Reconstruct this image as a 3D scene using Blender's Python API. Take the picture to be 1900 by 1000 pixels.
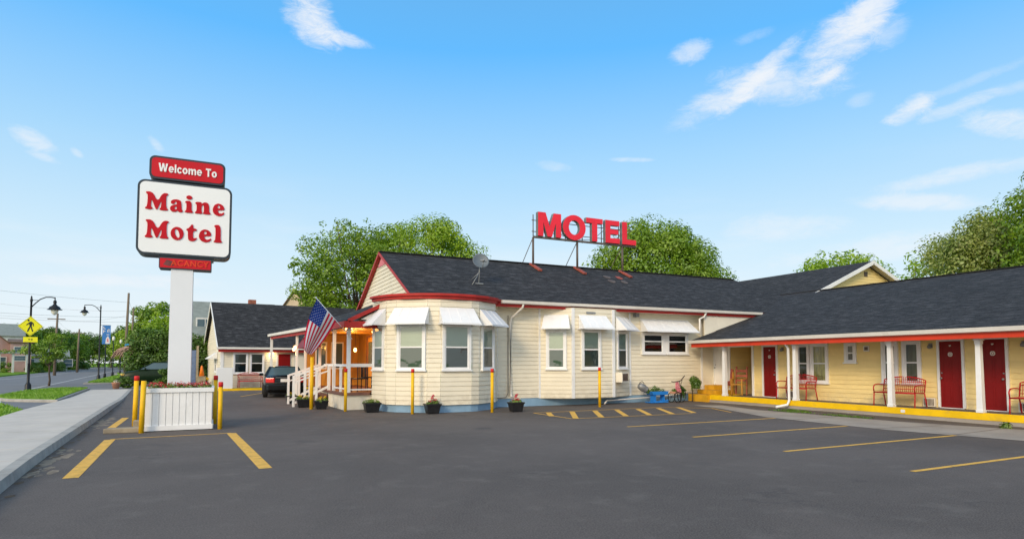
import bpy, bmesh, math, random
import numpy as np
from mathutils import Vector, Matrix, noise
R = math.radians
random.seed(7)
for _o in list(bpy.data.objects): bpy.data.objects.remove(_o)
SC = bpy.context.scene
COL = SC.collection

# ------------------------------------------------------------------ camera
cam_d = bpy.data.cameras.new('camera'); cam = bpy.data.objects.new('camera', cam_d); COL.objects.link(cam)
cam.location = (0, 0, 1.6); cam.rotation_euler = (R(93.0), 0, R(-25.8))
cam_d.sensor_width = 36; cam_d.lens = 21.54; cam_d.shift_y = 0.0592
cam_d.clip_end = 3000; SC.camera = cam

# ------------------------------------------------------------------ light
SC.view_settings.view_transform = 'Standard'; SC.view_settings.look = 'None'
SC.view_settings.exposure = 0.0; SC.view_settings.gamma = 1
SUN_EL, SUN_AZ = 24.0, 231.0          # azimuth clockwise from +Y: behind and to the left of the viewer
world = bpy.data.worlds.new('World'); SC.world = world; world.use_nodes = True
nt = world.node_tree; nt.nodes.clear()

class NT:
    def __init__(s, tree): s.t = tree
    def n(s, typ, **kw):
        nd = s.t.nodes.new(typ)
        for k, v in kw.items(): setattr(nd, k, v)
        return nd
    def put(s, sock, v):
        if isinstance(v, bpy.types.NodeSocket): s.t.links.new(v, sock)
        elif v is not None:
            if isinstance(v, (tuple, list)) and len(v) == 3 and len(sock.default_value) == 4: v = (*v, 1)
            sock.default_value = v
    def math(s, op, a, b=None, c=None, clamp=False):
        m = s.n('ShaderNodeMath', operation=op, use_clamp=clamp)
        s.put(m.inputs[0], a)
        if b is not None: s.put(m.inputs[1], b)
        if c is not None: s.put(m.inputs[2], c)
        return m.outputs[0]
    def dot(s, a, vec):
        m = s.n('ShaderNodeVectorMath', operation='DOT_PRODUCT'); s.put(m.inputs[0], a); m.inputs[1].default_value = vec
        return m.outputs['Value']
    def mix(s, f, a, b, typ='MIX'):
        m = s.n('ShaderNodeMix', data_type='RGBA', blend_type=typ)
        s.put(m.inputs[0], f); s.put(m.inputs[6], a); s.put(m.inputs[7], b)
        return m.outputs[2]
    def ss(s, v, lo, hi, a=0.0, b=1.0):
        m = s.n('ShaderNodeMapRange', interpolation_type='SMOOTHSTEP')
        s.put(m.inputs[0], v)
        for i, q in enumerate((lo, hi, a, b)): m.inputs[i+1].default_value = q
        return m.outputs[0]
    def noise(s, vec, scale, detail=4, rough=.55, dist=0, lac=2.0):
        m = s.n('ShaderNodeTexNoise'); s.put(m.inputs['Vector'], vec)
        m.inputs['Scale'].default_value = scale; m.inputs['Detail'].default_value = detail
        m.inputs['Roughness'].default_value = rough; m.inputs['Distortion'].default_value = dist
        return m.outputs['Fac']
    def mapping(s, vec, scale=(1,1,1), rot=(0,0,0), loc=(0,0,0)):
        m = s.n('ShaderNodeMapping'); s.put(m.inputs[0], vec)
        m.inputs['Scale'].default_value = scale; m.inputs['Rotation'].default_value = rot; m.inputs['Location'].default_value = loc
        return m.outputs[0]
    def ramp(s, v, stops):
        m = s.n('ShaderNodeValToRGB'); s.put(m.inputs[0], v); e = m.color_ramp.elements
        while len(e) < len(stops): e.new(.5)
        for i, (p, c) in enumerate(stops): e[i].position = p; e[i].color = (*c, 1)
        return m.outputs[0]

def direction(az, elv):
    a, e = R(az), R(elv); return Vector((math.sin(a)*math.cos(e), math.cos(a)*math.cos(e), math.sin(e)))
W = NT(nt)
sky = W.n('ShaderNodeTexSky', sky_type='NISHITA', sun_disc=False)
sky.sun_elevation = R(SUN_EL); sky.sun_rotation = R(SUN_AZ); sky.air_density = 1.0; sky.dust_density = .6; sky.ozone_density = 1.6
geo = W.n('ShaderNodeTexCoord').outputs['Generated']
sep = W.n('ShaderNodeSeparateXYZ'); nt.links.new(geo, sep.inputs[0])
el = W.math('MAXIMUM', sep.outputs['Z'], 0.0)
# clear summer evening sky: deep blue, muted at the unseen zenith for less blue light, paling to near white at the horizon
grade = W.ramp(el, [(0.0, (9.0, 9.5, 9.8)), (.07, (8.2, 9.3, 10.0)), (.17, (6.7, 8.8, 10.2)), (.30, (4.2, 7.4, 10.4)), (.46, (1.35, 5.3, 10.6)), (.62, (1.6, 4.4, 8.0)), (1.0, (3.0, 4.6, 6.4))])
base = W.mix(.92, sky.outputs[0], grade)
# warm sky glow added round the sun, unseen behind the viewer, as soft light
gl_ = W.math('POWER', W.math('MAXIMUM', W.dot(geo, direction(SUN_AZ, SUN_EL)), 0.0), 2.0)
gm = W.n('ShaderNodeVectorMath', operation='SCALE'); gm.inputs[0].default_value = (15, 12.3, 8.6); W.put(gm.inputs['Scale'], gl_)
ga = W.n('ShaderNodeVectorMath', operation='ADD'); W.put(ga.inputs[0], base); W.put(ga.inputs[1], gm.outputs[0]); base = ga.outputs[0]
# clouds: wisps round given compass directions, broken up by stretched noise
wn = W.noise(W.mapping(geo, (3.0, 3.0, 5.5), (.3, .2, .5)), 2.6, 10, .66, .5)
wn2 = W.noise(W.mapping(geo, (8, 8, 22), (.35, .5, .3)), 3.6, 12, .76, .7)
nmix = W.math('MULTIPLY_ADD', wn2, .55, W.math('MULTIPLY', wn, .45))
#     bearing elevation half-width half-height (radians) tilt density
CL = [(7.2, 28.4, .050, .028, -34, .9), (6.2, 30.4, .05, .02, -20, .8), (9.6, 27.6, .05, .010, -8, .75),
      (54.8, 25.2, .07, .034, 40, .85), (56.8, 26.8, .045, .022, 25, .7), (58.0, 25.0, .03, .02, 30, .4), (48.0, 23.6, .085, .014, 38, .75), (45.0, 22.4, .09, .022, 20, .5), (50.0, 23.0, .10, .028, -10, .65), (44.8, 22.3, .055, .014, 5, .6),
      (53.6, 22.8, .035, .010, 38, .8), (42.4, 26.4, .032, .016, 12, .6), (47.8, 26.8, .03, .008, 10, .22), (56.0, 20.7, .022, .012, 5, .3),
      (59.4, 19.3, .035, .016, 20, .95), (62.2, 18.8, .05, .010, 12, .55), (65.2, 17.0, .055, .018, -22, .7), (62.5, 20.2, .09, .007, 12, .25), (66.0, 19.3, .05, .008, 0, .3),
      (-12.7, 16.1, .028, .012, -22, .65), (-12.0, 15.0, .02, .006, -12, .5), (-4.8, 17.3, .016, .007, -42, .6), (-10.0, 15.7, .01, .005, -30, .5), (29.8, 17.9, .035, .009, -10, .4), (36.9, 18.2, .04, .004, -4, .45),
      (59.5, 12.4, .09, .012, -8, .6), (62.0, 14.0, .10, .012, 3, .55), (50.0, 11.4, .10, .022, -4, .45), (57.0, 9.0, .16, .02, 3, .5), (-6.5, 6.4, .13, .012, 2, .6)]
tot = None
for az, elv, hw, hh, tilt, dens in CL:
    c = direction(az, elv); rt = Vector((c.y, -c.x, 0)).normalized(); up = rt.cross(c).normalized()
    u = math.cos(R(tilt))*rt + math.sin(R(tilt))*up; v = -math.sin(R(tilt))*rt + math.cos(R(tilt))*up
    du = W.math('MULTIPLY', W.dot(geo, u), 1/(1.35*hw)); dv = W.math('MULTIPLY', W.dot(geo, v), 1/(1.5*hh))
    r2 = W.math('ADD', W.math('MULTIPLY', du, du), W.math('MULTIPLY', dv, dv))
    fall = W.math('SUBTRACT', 1.0, r2, clamp=True)
    if az < 200: fall = W.math('MULTIPLY', fall, W.ss(W.dot(geo, c), .8, .9))
    d = W.ss(W.math('MULTIPLY_ADD', fall, .50, nmix), .70, 1.10, 0, dens)
    d = W.math('MULTIPLY', d, W.ss(fall, 0, .3))
    tot = d if tot is None else W.math('SUBTRACT', W.math('ADD', tot, d), W.math('MULTIPLY', tot, d))
veil = W.math('MULTIPLY', W.ss(W.noise(W.mapping(geo, (1.2, 1.2, 8)), 2.5, 6, .6), .45, .8), W.ss(el, .34, .02, 0, .55))
tot = W.math('MAXIMUM', tot, veil)
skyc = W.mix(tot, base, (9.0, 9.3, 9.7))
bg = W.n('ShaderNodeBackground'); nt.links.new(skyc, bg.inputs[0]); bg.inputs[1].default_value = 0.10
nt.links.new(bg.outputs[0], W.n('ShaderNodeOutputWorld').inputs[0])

sun_d = bpy.data.lights.new('sun', 'SUN'); sun = bpy.data.objects.new('sun', sun_d); COL.objects.link(sun)
sun_d.energy = 2.0; sun_d.angle = R(14); sun_d.color = (1.0, .79, .52)
sd = direction(SUN_AZ, SUN_EL); sun.rotation_euler = sd.to_track_quat('Z', 'Y').to_euler(); sun.location = (0, 0, 40)

# ------------------------------------------------------------------ materials
MATS = {}
SPECS = {'red_trim': .15, 'red_beam': .15, 'red_door': .2, 'red_metal': .2, 'sign_red': .15, 'letter_red': .1, 'motel_red': .12, 'yellow_paint': .25, 'yellow_kerb': .2, 'red_cap': .2, 'flag_red': .1, 'flag_blue': .1, 'flag_white': .1, 'siding_yellow': .2, 'siding': .25, 'paint_blue': .2, 'yellow_line': .2, 'vacancy_orange': .1, 'black_plastic': .25, 'black_metal': .25}
def mat(name, col, rough=.7, var=.12, vs=3.0, bump=0.0, bs=40.0, metal=0.0, coat=0.0, emit=None, es=0.0, spec=None, dirt=None, dirts=1.2, stretch=(1,1,1)):
    if spec is None: spec = SPECS.get(name)
    m = bpy.data.materials.new(name); m.use_nodes = True; t = NT(m.node_tree); b = m.node_tree.nodes['Principled BSDF']
    oc = t.mapping(t.n('ShaderNodeTexCoord').outputs['Object'], stretch)
    c = col
    if var:
        nz = t.noise(oc, vs, 5, .6)
        lo = tuple(x*(1-var) for x in col); hi = tuple(min(1, x*(1+var)) for x in col)
        c = t.mix(t.ss(nz, .3, .7), lo, hi)
    if dirt:
        nz2 = t.noise(oc, dirts, 8, .68, .4)
        c = t.mix(t.ss(nz2, .52, .78, 0, dirt[1]), c, dirt[0])
    if name.startswith('siding'):
        nb = t.noise(t.mapping(oc, (.35, .35, 6.6)), 1.0, 3, .6); c = t.mix(t.ss(nb, .42, .68, 0, .55), c, tuple(x*.86 for x in col))
        gz = t.n('ShaderNodeSeparateXYZ'); t.put(gz.inputs[0], t.n('ShaderNodeNewGeometry').outputs['Position'])
        splash = t.math('MULTIPLY', t.ss(gz.outputs['Z'], .75, .25), t.ss(t.noise(oc, 3.5, 6, .7), .35, .65)); c = t.mix(t.math('MULTIPLY', splash, .45), c, (.42, .36, .27))
    t.put(b.inputs['Base Color'], c)
    b.inputs['Roughness'].default_value = rough; b.inputs['Metallic'].default_value = metal
    if coat: b.inputs['Coat Weight'].default_value = coat
    if spec is not None: b.inputs['Specular IOR Level'].default_value = spec
    if emit: b.inputs['Emission Color'].default_value = (*emit, 1); b.inputs['Emission Strength'].default_value = es
    if bump:
        bp = t.n('ShaderNodeBump'); bp.inputs['Strength'].default_value = bump; bp.inputs['Distance'].default_value = .02
        t.put(bp.inputs['Height'], t.noise(oc, bs, 4, .6)); t.put(b.inputs['Normal'], bp.outputs[0])
    MATS[name] = m; return m
M = MATS
mat('siding', (.78, .715, .57), .55, .05, .9, .12, 60, dirt=((.55, .48, .36), .35), dirts=.9)
mat('siding_yellow', (.88, .69, .31), .55, .05, .9, .12, 60, dirt=((.5, .40, .22), .3), dirts=.9)
mat('cream_panel', (.80, .74, .62), .55, .05, 1.5, .1, 40, dirt=((.5, .45, .36), .3))
mat('white_paint', (.80, .80, .80), .45, .04, 2, .08, 50, dirt=((.5, .49, .46), .30), dirts=1.8)
mat('white_metal', (.82, .83, .85), .35, .03, 2, .03, 30, dirt=((.55, .55, .55), .25), dirts=2.2)
mat('gutter_white', (.74, .71, .66), .45, .07, 1.2, .05, 30, dirt=((.4, .36, .3), .4))
mat('red_trim', (.42, .035, .03), .45, .12, 2, .08, 40, dirt=((.2, .03, .03), .4))
mat('red_beam', (.62, .055, .025), .45, .1, 1.5, .08, 40, dirt=((.4, .06, .04), .35))
mat('red_door', (.21, .008, .008), .38, .06, 1.5, .04, 30)
mat('red_metal', (.50, .02, .025), .35, .1, 4, .05, 60)
mat('red_paint_rough', (.34, .075, .045), .6, .3, 8, .1, 50)
mat('yellow_paint', (.80, .46, .01), .5, .08, 4, .15, 60, dirt=((.42, .25, .05), .5), dirts=5)
mat('red_cap', (.62, .03, .03), .5, .15, 8, .1, 60)
mat('yellow_kerb', (.84, .52, .008), .6, .08, 2, .15, 60, dirt=((.40, .27, .08), .5), dirts=2.5)
mat('yellow_line', (.74, .43, .09), .8, .12, 6, .2, 120, dirt=((.13, .11, .09), .9), dirts=9)
mat('white_line', (.50, .50, .50), .8, .1, 5, .2, 120, dirt=((.15, .15, .15), .7), dirts=2.5)
mat('blue_foundation', (.22, .36, .50), .75, .12, 2, .2, 30, dirt=((.34, .38, .40), .5), dirts=2)
mat('floor_grey', (.16, .14, .13), .7, .15, 2, .2, 60, dirt=((.07, .06, .06), .5))
mat('deck_brown', (.16, .07, .05), .6, .2, 3, .1, 30)
mat('black_plastic', (.018, .018, .02), .35, .2, 8, .05, 40)
mat('black_metal', (.015, .017, .022), .35, .2, 8, .05, 60)
mat('dark_frame', (.012, .022, .035), .35, .1, 5)
mat('steel_brown', (.13, .10, .085), .6, .25, 5, .1, 60, metal=.3)
mat('pillar_white', (.72, .74, .78), .35, .02, 1.2)
mat('sign_white', (.82, .83, .84), .3, .015, .6)
mat('sign_red', (.56, .015, .025), .35, .05, 1)
mat('letter_red', (.50, .012, .022), .4, .1, 2)
mat('motel_red', (.80, .035, .06), .4, .1, 1.2, .05, 10)
mat('letter_side', (.16, .17, .17), .5, .2, 3, .1, 30)
mat('letter_white', (.82, .82, .82), .4, .02)
mat('vacancy_orange', (.70, .075, .03), .4, .1, 3)
mat('sign_burnt', (.14, .03, .03), .6, .3, 9)
mat('sidewalk', (.55, .505, .455), .85, .07, 1.0, .2, 90, dirt=((.33, .31, .28), .5), dirts=.7)
mat('kerb_stone', (.36, .345, .32), .85, .15, 3, .3, 40, dirt=((.15, .15, .14), .6), dirts=2)
mat('concrete', (.33, .29, .25), .85, .12, .9, .25, 80, dirt=((.18, .16, .14), .5), dirts=.8)
mat('soil', (.10, .065, .04), .95, .3, 6, .4, 30)
mat('galv', (.26, .27, .28), .5, .15, 5, .05, 40, metal=.3)
mat('dish_grey', (.13, .155, .18), .6, .08, 3, .03, 30, metal=.2)
mat('brick', (.30, .10, .06), .85, .25, 9, .3, 50)
mat('wood_pole', (.17, .13, .095), .85, .2, 3, .3, 20, stretch=(1, 1, .15))
mat('bark', (.085, .06, .042), .9, .3, 3, .6, 18, stretch=(1, 1, .3))
mat('weathered_wood', (.30, .25, .18), .85, .2, 4, .3, 30)
mat('orange_wood', (.52, .25, .035), .5, .2, 4, .15, 30, stretch=(1, 1, .3), dirt=((.25, .08, .01), .5))
mat('step_yellow', (.62, .33, .015), .5, .15, 3, .1, 40, dirt=((.35, .16, .02), .6), dirts=2)
mat('blind', (.50, .56, .47), .8, .03, 1.5)
mat('blind_dark', (.17, .19, .17), .8, .1, 1.5)
mat('curtain_olive', (.08, .085, .045), .9, .45, 3, .2, 20, stretch=(6, 6, .4))
mat('dark_room', (.02, .02, .018), .9, .2)
mat('curtain_yellow', (.45, .40, .14), .9, .35, 4, .2, 20, stretch=(3, 3, .6))
mat('porch_dark', (.06, .05, .04), .8, .2)
mat('paint_blue', (.02, .20, .62), .5, .12, 4, .1, 40)
mat('terracotta', (.45, .22, .14), .8, .15, 5, .1, 40)
mat('car_black', (.004, .005, .006), .22, .1, 3, coat=.15, spec=.3)
mat('car_green', (.008, .022, .009), .3, .1, 3, spec=.15)
mat('car_glass', (.07, .12, .15), .08, .05, spec=.35)
mat('tyre', (.014, .014, .014), .85, .1)
mat('rim', (.25, .26, .27), .35, .1, metal=.7)
mat('tail_red', (.62, .015, .015), .15, .1, coat=.5)
mat('plate', (.7, .72, .75), .4, .1)
mat('sign_yellow', (.86, .80, .0), .45, .04, 3)
mat('sign_black', (.01, .01, .01), .5, 0)
mat('banner_blue', (.03, .18, .50), .6, .1, 3)
mat('sign_blue', (.03, .35, .75), .5, .08, 3)
mat('sign_green', (.55, .72, .68), .5, .05, 3)
mat('house_pink', (.42, .27, .25), .8, .12, 1, .1, 20)
mat('house_grey', (.34, .36, .34), .8, .1, 1, .1, 20)
mat('house_white', (.62, .62, .60), .7, .08, 1)
mat('house_tan', (.50, .40, .30), .8, .1, 1)
mat('roof_brown', (.17, .11, .08), .9, .2, 3, .2, 30)
mat('roof_greenish', (.22, .25, .235), .9, .12, 2, .2, 30)
mat('wire', (.28, .29, .30), .6, 0)
mat('orange_cone', (.85, .20, .01), .5, .05)
mat('palm_thatch', (.34, .22, .17), .9, .35, 4, .4, 20)
mat('flag_white', (.72, .70, .70), .7, .03, 3)
mat('flag_red', (.58, .015, .045), .7, .08, 3)
mat('flag_blue', (.02, .05, .24), .7, .12, 3)
mat('lamp_warm', (.9, .6, .3), .4, 0, emit=(1, .52, .16), es=9)
mat('lamp_soft', (.9, .8, .6), .4, 0, emit=(1, .75, .4), es=7)
mat('lamp_glass', (.75, .74, .66), .2, .05)
mat('pink_cloth', (.65, .2, .24), .8, .2, 8)
mat('soffit', (.62, .60, .50), .7, .06, 1.5)
mat('headlight', (.6, .4, .08), .15, .1)
mat('fabric_blue', (.12, .17, .30), .8, .2, 5)

def glass_mat():
    m = bpy.data.materials.new('window_glass'); m.use_nodes = True; t = NT(m.node_tree); nt_ = m.node_tree
    for nd in list(nt_.nodes): nt_.nodes.remove(nd)
    tr = t.n('ShaderNodeBsdfTransparent'); tr.inputs[0].default_value = (.86, .90, .88, 1)
    gl = t.n('ShaderNodeBsdfGlossy'); gl.inputs['Roughness'].default_value = .03
    fr = t.n('ShaderNodeFresnel'); fr.inputs[0].default_value = 1.5
    tc = t.n('ShaderNodeTexCoord').outputs['Object']
    bp = t.n('ShaderNodeBump'); bp.inputs['Strength'].default_value = .25; bp.inputs['Distance'].default_value = .02
    t.put(bp.inputs['Height'], t.noise(tc, 2.0, 2, .5)); t.put(gl.inputs['Normal'], bp.outputs[0])
    mx = t.n('ShaderNodeMixShader'); t.put(mx.inputs[0], t.math('MULTIPLY_ADD', fr.outputs[0], 1.0, .06, clamp=True))
    nt_.links.new(tr.outputs[0], mx.inputs[1]); nt_.links.new(gl.outputs[0], mx.inputs[2])
    nt_.links.new(mx.outputs[0], t.n('ShaderNodeOutputMaterial').inputs[0]); M['glass'] = m
    m = m.copy(); m.name = 'insect_screen'; M['screen'] = m
    for nd in m.node_tree.nodes:
        if nd.type == 'BSDF_TRANSPARENT': nd.inputs[0].default_value = (.34, .42, .44, 1)
glass_mat()

def shingle_mat(name, c1, c2, mort):
    m = bpy.data.materials.new(name); m.use_nodes = True; t = NT(m.node_tree); b = m.node_tree.nodes['Principled BSDF']
    uv = t.n('ShaderNodeTexCoord').outputs['UV']
    wob = t.n('ShaderNodeVectorMath', operation='ADD'); t.put(wob.inputs[0], uv)
    nz = t.n('ShaderNodeTexNoise'); t.put(nz.inputs[0], uv); nz.inputs['Scale'].default_value = 9
    sc_ = t.n('ShaderNodeVectorMath', operation='SCALE'); t.put(sc_.inputs[0], nz.outputs['Color']); sc_.inputs['Scale'].default_value = .02
    t.put(wob.inputs[1], sc_.outputs[0])
    br = t.n('ShaderNodeTexBrick'); t.put(br.inputs['Vector'], wob.outputs[0])
    br.offset = .37; br.offset_frequency = 2; br.squash = 1.25; br.squash_frequency = 3
    t.put(br.inputs['Color1'], c1); t.put(br.inputs['Color2'], c2); t.put(br.inputs['Mortar'], mort)
    br.inputs['Scale'].default_value = 1; br.inputs['Mortar Size'].default_value = .010; br.inputs['Mortar Smooth'].default_value = .3
    br.inputs['Bias'].default_value = .0; br.inputs['Brick Width'].default_value = .26; br.inputs['Row Height'].default_value = .135
    g = t.noise(t.mapping(uv, (1.0, 4.0, 1)), 1.9, 8, .74)
    g2 = t.noise(uv, .35, 5, .6)
    fine = t.noise(uv, 70, 3, .7)
    c = t.mix(t.ss(g, .50, .66, 0, .85), br.outputs[0], tuple(min(1, x*2.7) for x in c2))
    c = t.mix(t.ss(g, .46, .32, 0, .7), c, mort)
    c = t.mix(t.ss(g2, .35, .75, 0, .35), c, c1)
    c = t.mix(t.ss(fine, .5, .8, 0, .35), c, tuple(min(1, x*2.4) for x in c2))
    t.put(b.inputs['Base Color'], c); b.inputs['Roughness'].default_value = .92
    b.inputs['Specular IOR Level'].default_value = .25
    bp = t.n('ShaderNodeBump'); bp.inputs['Strength'].default_value = .6; bp.inputs['Distance'].default_value = .02
    t.put(bp.inputs['Height'], t.math('ADD', t.math('MULTIPLY', br.outputs['Fac'], -1.0), t.math('MULTIPLY', fine, .5)))
    t.put(b.inputs['Normal'], bp.outputs[0]); M[name] = m
shingle_mat('shingles', (.022, .023, .0265), (.043, .044, .049), (.010, .011, .013))

def asphalt_mat():
    m = bpy.data.materials.new('asphalt'); m.use_nodes = True; t = NT(m.node_tree); b = m.node_tree.nodes['Principled BSDF']
    oc = t.n('ShaderNodeTexCoord').outputs['Object']
    big = t.noise(oc, .22, 6, .62, .5); mid = t.noise(oc, 1.6, 6, .65); fine = t.noise(oc, 55, 4, .75)
    drag = t.noise(t.mapping(oc, (.35, 2.2, 1), (0, 0, .25)), 1.1, 6, .6)
    c = t.mix(t.ss(big, .32, .7), (.056, .045, .042), (.104, .085, .078))
    c = t.mix(t.ss(mid, .50, .72, 0, .50), c, (.140, .122, .112))
    c = t.mix(t.ss(drag, .55, .8, 0, .45), c, (.082, .070, .064))
    c = t.mix(t.ss(fine, .35, .75, 0, .7), c, (.21, .185, .165))
    gr_ = t.noise(oc, 9, 6, .8); c = t.mix(t.ss(gr_, .50, .70, 0, .25), c, (.150, .134, .124)); c = t.mix(t.ss(gr_, .44, .30, 0, .4), c, (.040, .035, .036))
    pit = t.noise(oc, 95, 2, .6); c = t.mix(t.ss(pit, .58, .75, 0, .6), c, (.035, .033, .036))
    # hairline cracks
    v = t.n('ShaderNodeTexVoronoi', feature='DISTANCE_TO_EDGE'); v.inputs['Scale'].default_value = .16
    wv = t.n('ShaderNodeVectorMath', operation='ADD'); t.put(wv.inputs[0], oc)
    nn = t.n('ShaderNodeTexNoise'); t.put(nn.inputs[0], oc); nn.inputs['Scale'].default_value = .9; nn.inputs['Detail'].default_value = 8
    s2 = t.n('ShaderNodeVectorMath', operation='SCALE'); t.put(s2.inputs[0], nn.outputs['Color']); s2.inputs['Scale'].default_value = 3.2
    t.put(wv.inputs[1], s2.outputs[0]); t.put(v.inputs['Vector'], wv.outputs[0])
    crack = t.math('MULTIPLY', t.ss(v.outputs[0], .010, .002), t.ss(t.noise(oc, .3, 2), .5, .62))
    c = t.mix(t.math('MULTIPLY', crack, .25), c, (.03, .028, .03))
    # oil drips
    vo = t.n('ShaderNodeTexVoronoi'); t.put(vo.inputs['Vector'], oc); vo.inputs['Scale'].default_value = .45
    oil = t.math('MULTIPLY', t.ss(t.math('ADD', vo.outputs['Distance'], t.math('MULTIPLY', mid, .5)), .42, .26), .5)
    c = t.mix(oil, c, (.045, .042, .045))
    t.put(b.inputs['Base Color'], c); b.inputs['Roughness'].default_value = .86; b.inputs['Specular IOR Level'].default_value = .35
    bp = t.n('ShaderNodeBump'); bp.inputs['Strength'].default_value = .5; bp.inputs['Distance'].default_value = .006
    t.put(bp.inputs['Height'], fine); t.put(b.inputs['Normal'], bp.outputs[0]); M['asphalt'] = m
    m2 = mat('road_asphalt', (.17, .17, .18), .85, .12, .4, .3, 60, dirt=((.11, .11, .12), .5), dirts=.3)
asphalt_mat()

def leaf_mat(name, a, b_, c_=None):
    m = bpy.data.materials.new(name); m.use_nodes = True; t = NT(m.node_tree); nt_ = m.node_tree
    for nd in list(nt_.nodes): nt_.nodes.remove(nd)
    oc = t.n('ShaderNodeTexCoord').outputs['Object']
    n1 = t.noise(oc, .55, 4, .6); n2 = t.noise(oc, 6.0, 2, .6)
    c = t.mix(t.ss(n1, .35, .65), a, b_)
    c = t.mix(t.ss(n2, .4, .7, 0, .6), c, c_ if c_ else tuple(x*1.35 for x in b_))
    d = t.n('ShaderNodeBsdfDiffuse'); t.put(d.inputs[0], c)
    tl = t.n('ShaderNodeBsdfTranslucent'); t.put(tl.inputs[0], t.mix(1.0, c, (1.0, 1.15, .35), 'MULTIPLY'))
    g = t.n('ShaderNodeBsdfGlossy'); g.inputs['Roughness'].default_value = .45; g.inputs[0].default_value = (.8, .9, .8, 1)
    m1 = t.n('ShaderNodeMixShader'); m1.inputs[0].default_value = .28
    nt_.links.new(d.outputs[0], m1.inputs[1]); nt_.links.new(tl.outputs[0], m1.inputs[2])
    m2 = t.n('ShaderNodeMixShader'); m2.inputs[0].default_value = .05
    nt_.links.new(m1.outputs[0], m2.inputs[1]); nt_.links.new(g.outputs[0], m2.inputs[2])
    nt_.links.new(m2.outputs[0], t.n('ShaderNodeOutputMaterial').inputs[0]); M[name] = m
leaf_mat('leaf_mid', (.11, .21, .010), (.21, .32, .016))
leaf_mat('leaf_bright', (.16, .28, .010), (.28, .40, .018))
leaf_mat('leaf_dark', (.05, .115, .010), (.11, .19, .016))
leaf_mat('leaf_olive', (.17, .24, .03), (.28, .34, .06), (.50, .48, .22))
leaf_mat('leaf_hedge', (.05, .11, .015), (.11, .20, .02))
leaf_mat('grass', (.13, .26, .015), (.21, .36, .03))
leaf_mat('petal_red', (.55, .01, .03), (.75, .03, .08), (.8, .25, .3))
leaf_mat('petal_white', (.75, .70, .62), (.80, .76, .7))
leaf_mat('petal_yellow', (.70, .45, .02), (.80, .55, .05))
leaf_mat('leaf_pot', (.10, .17, .02), (.20, .28, .05))

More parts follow.
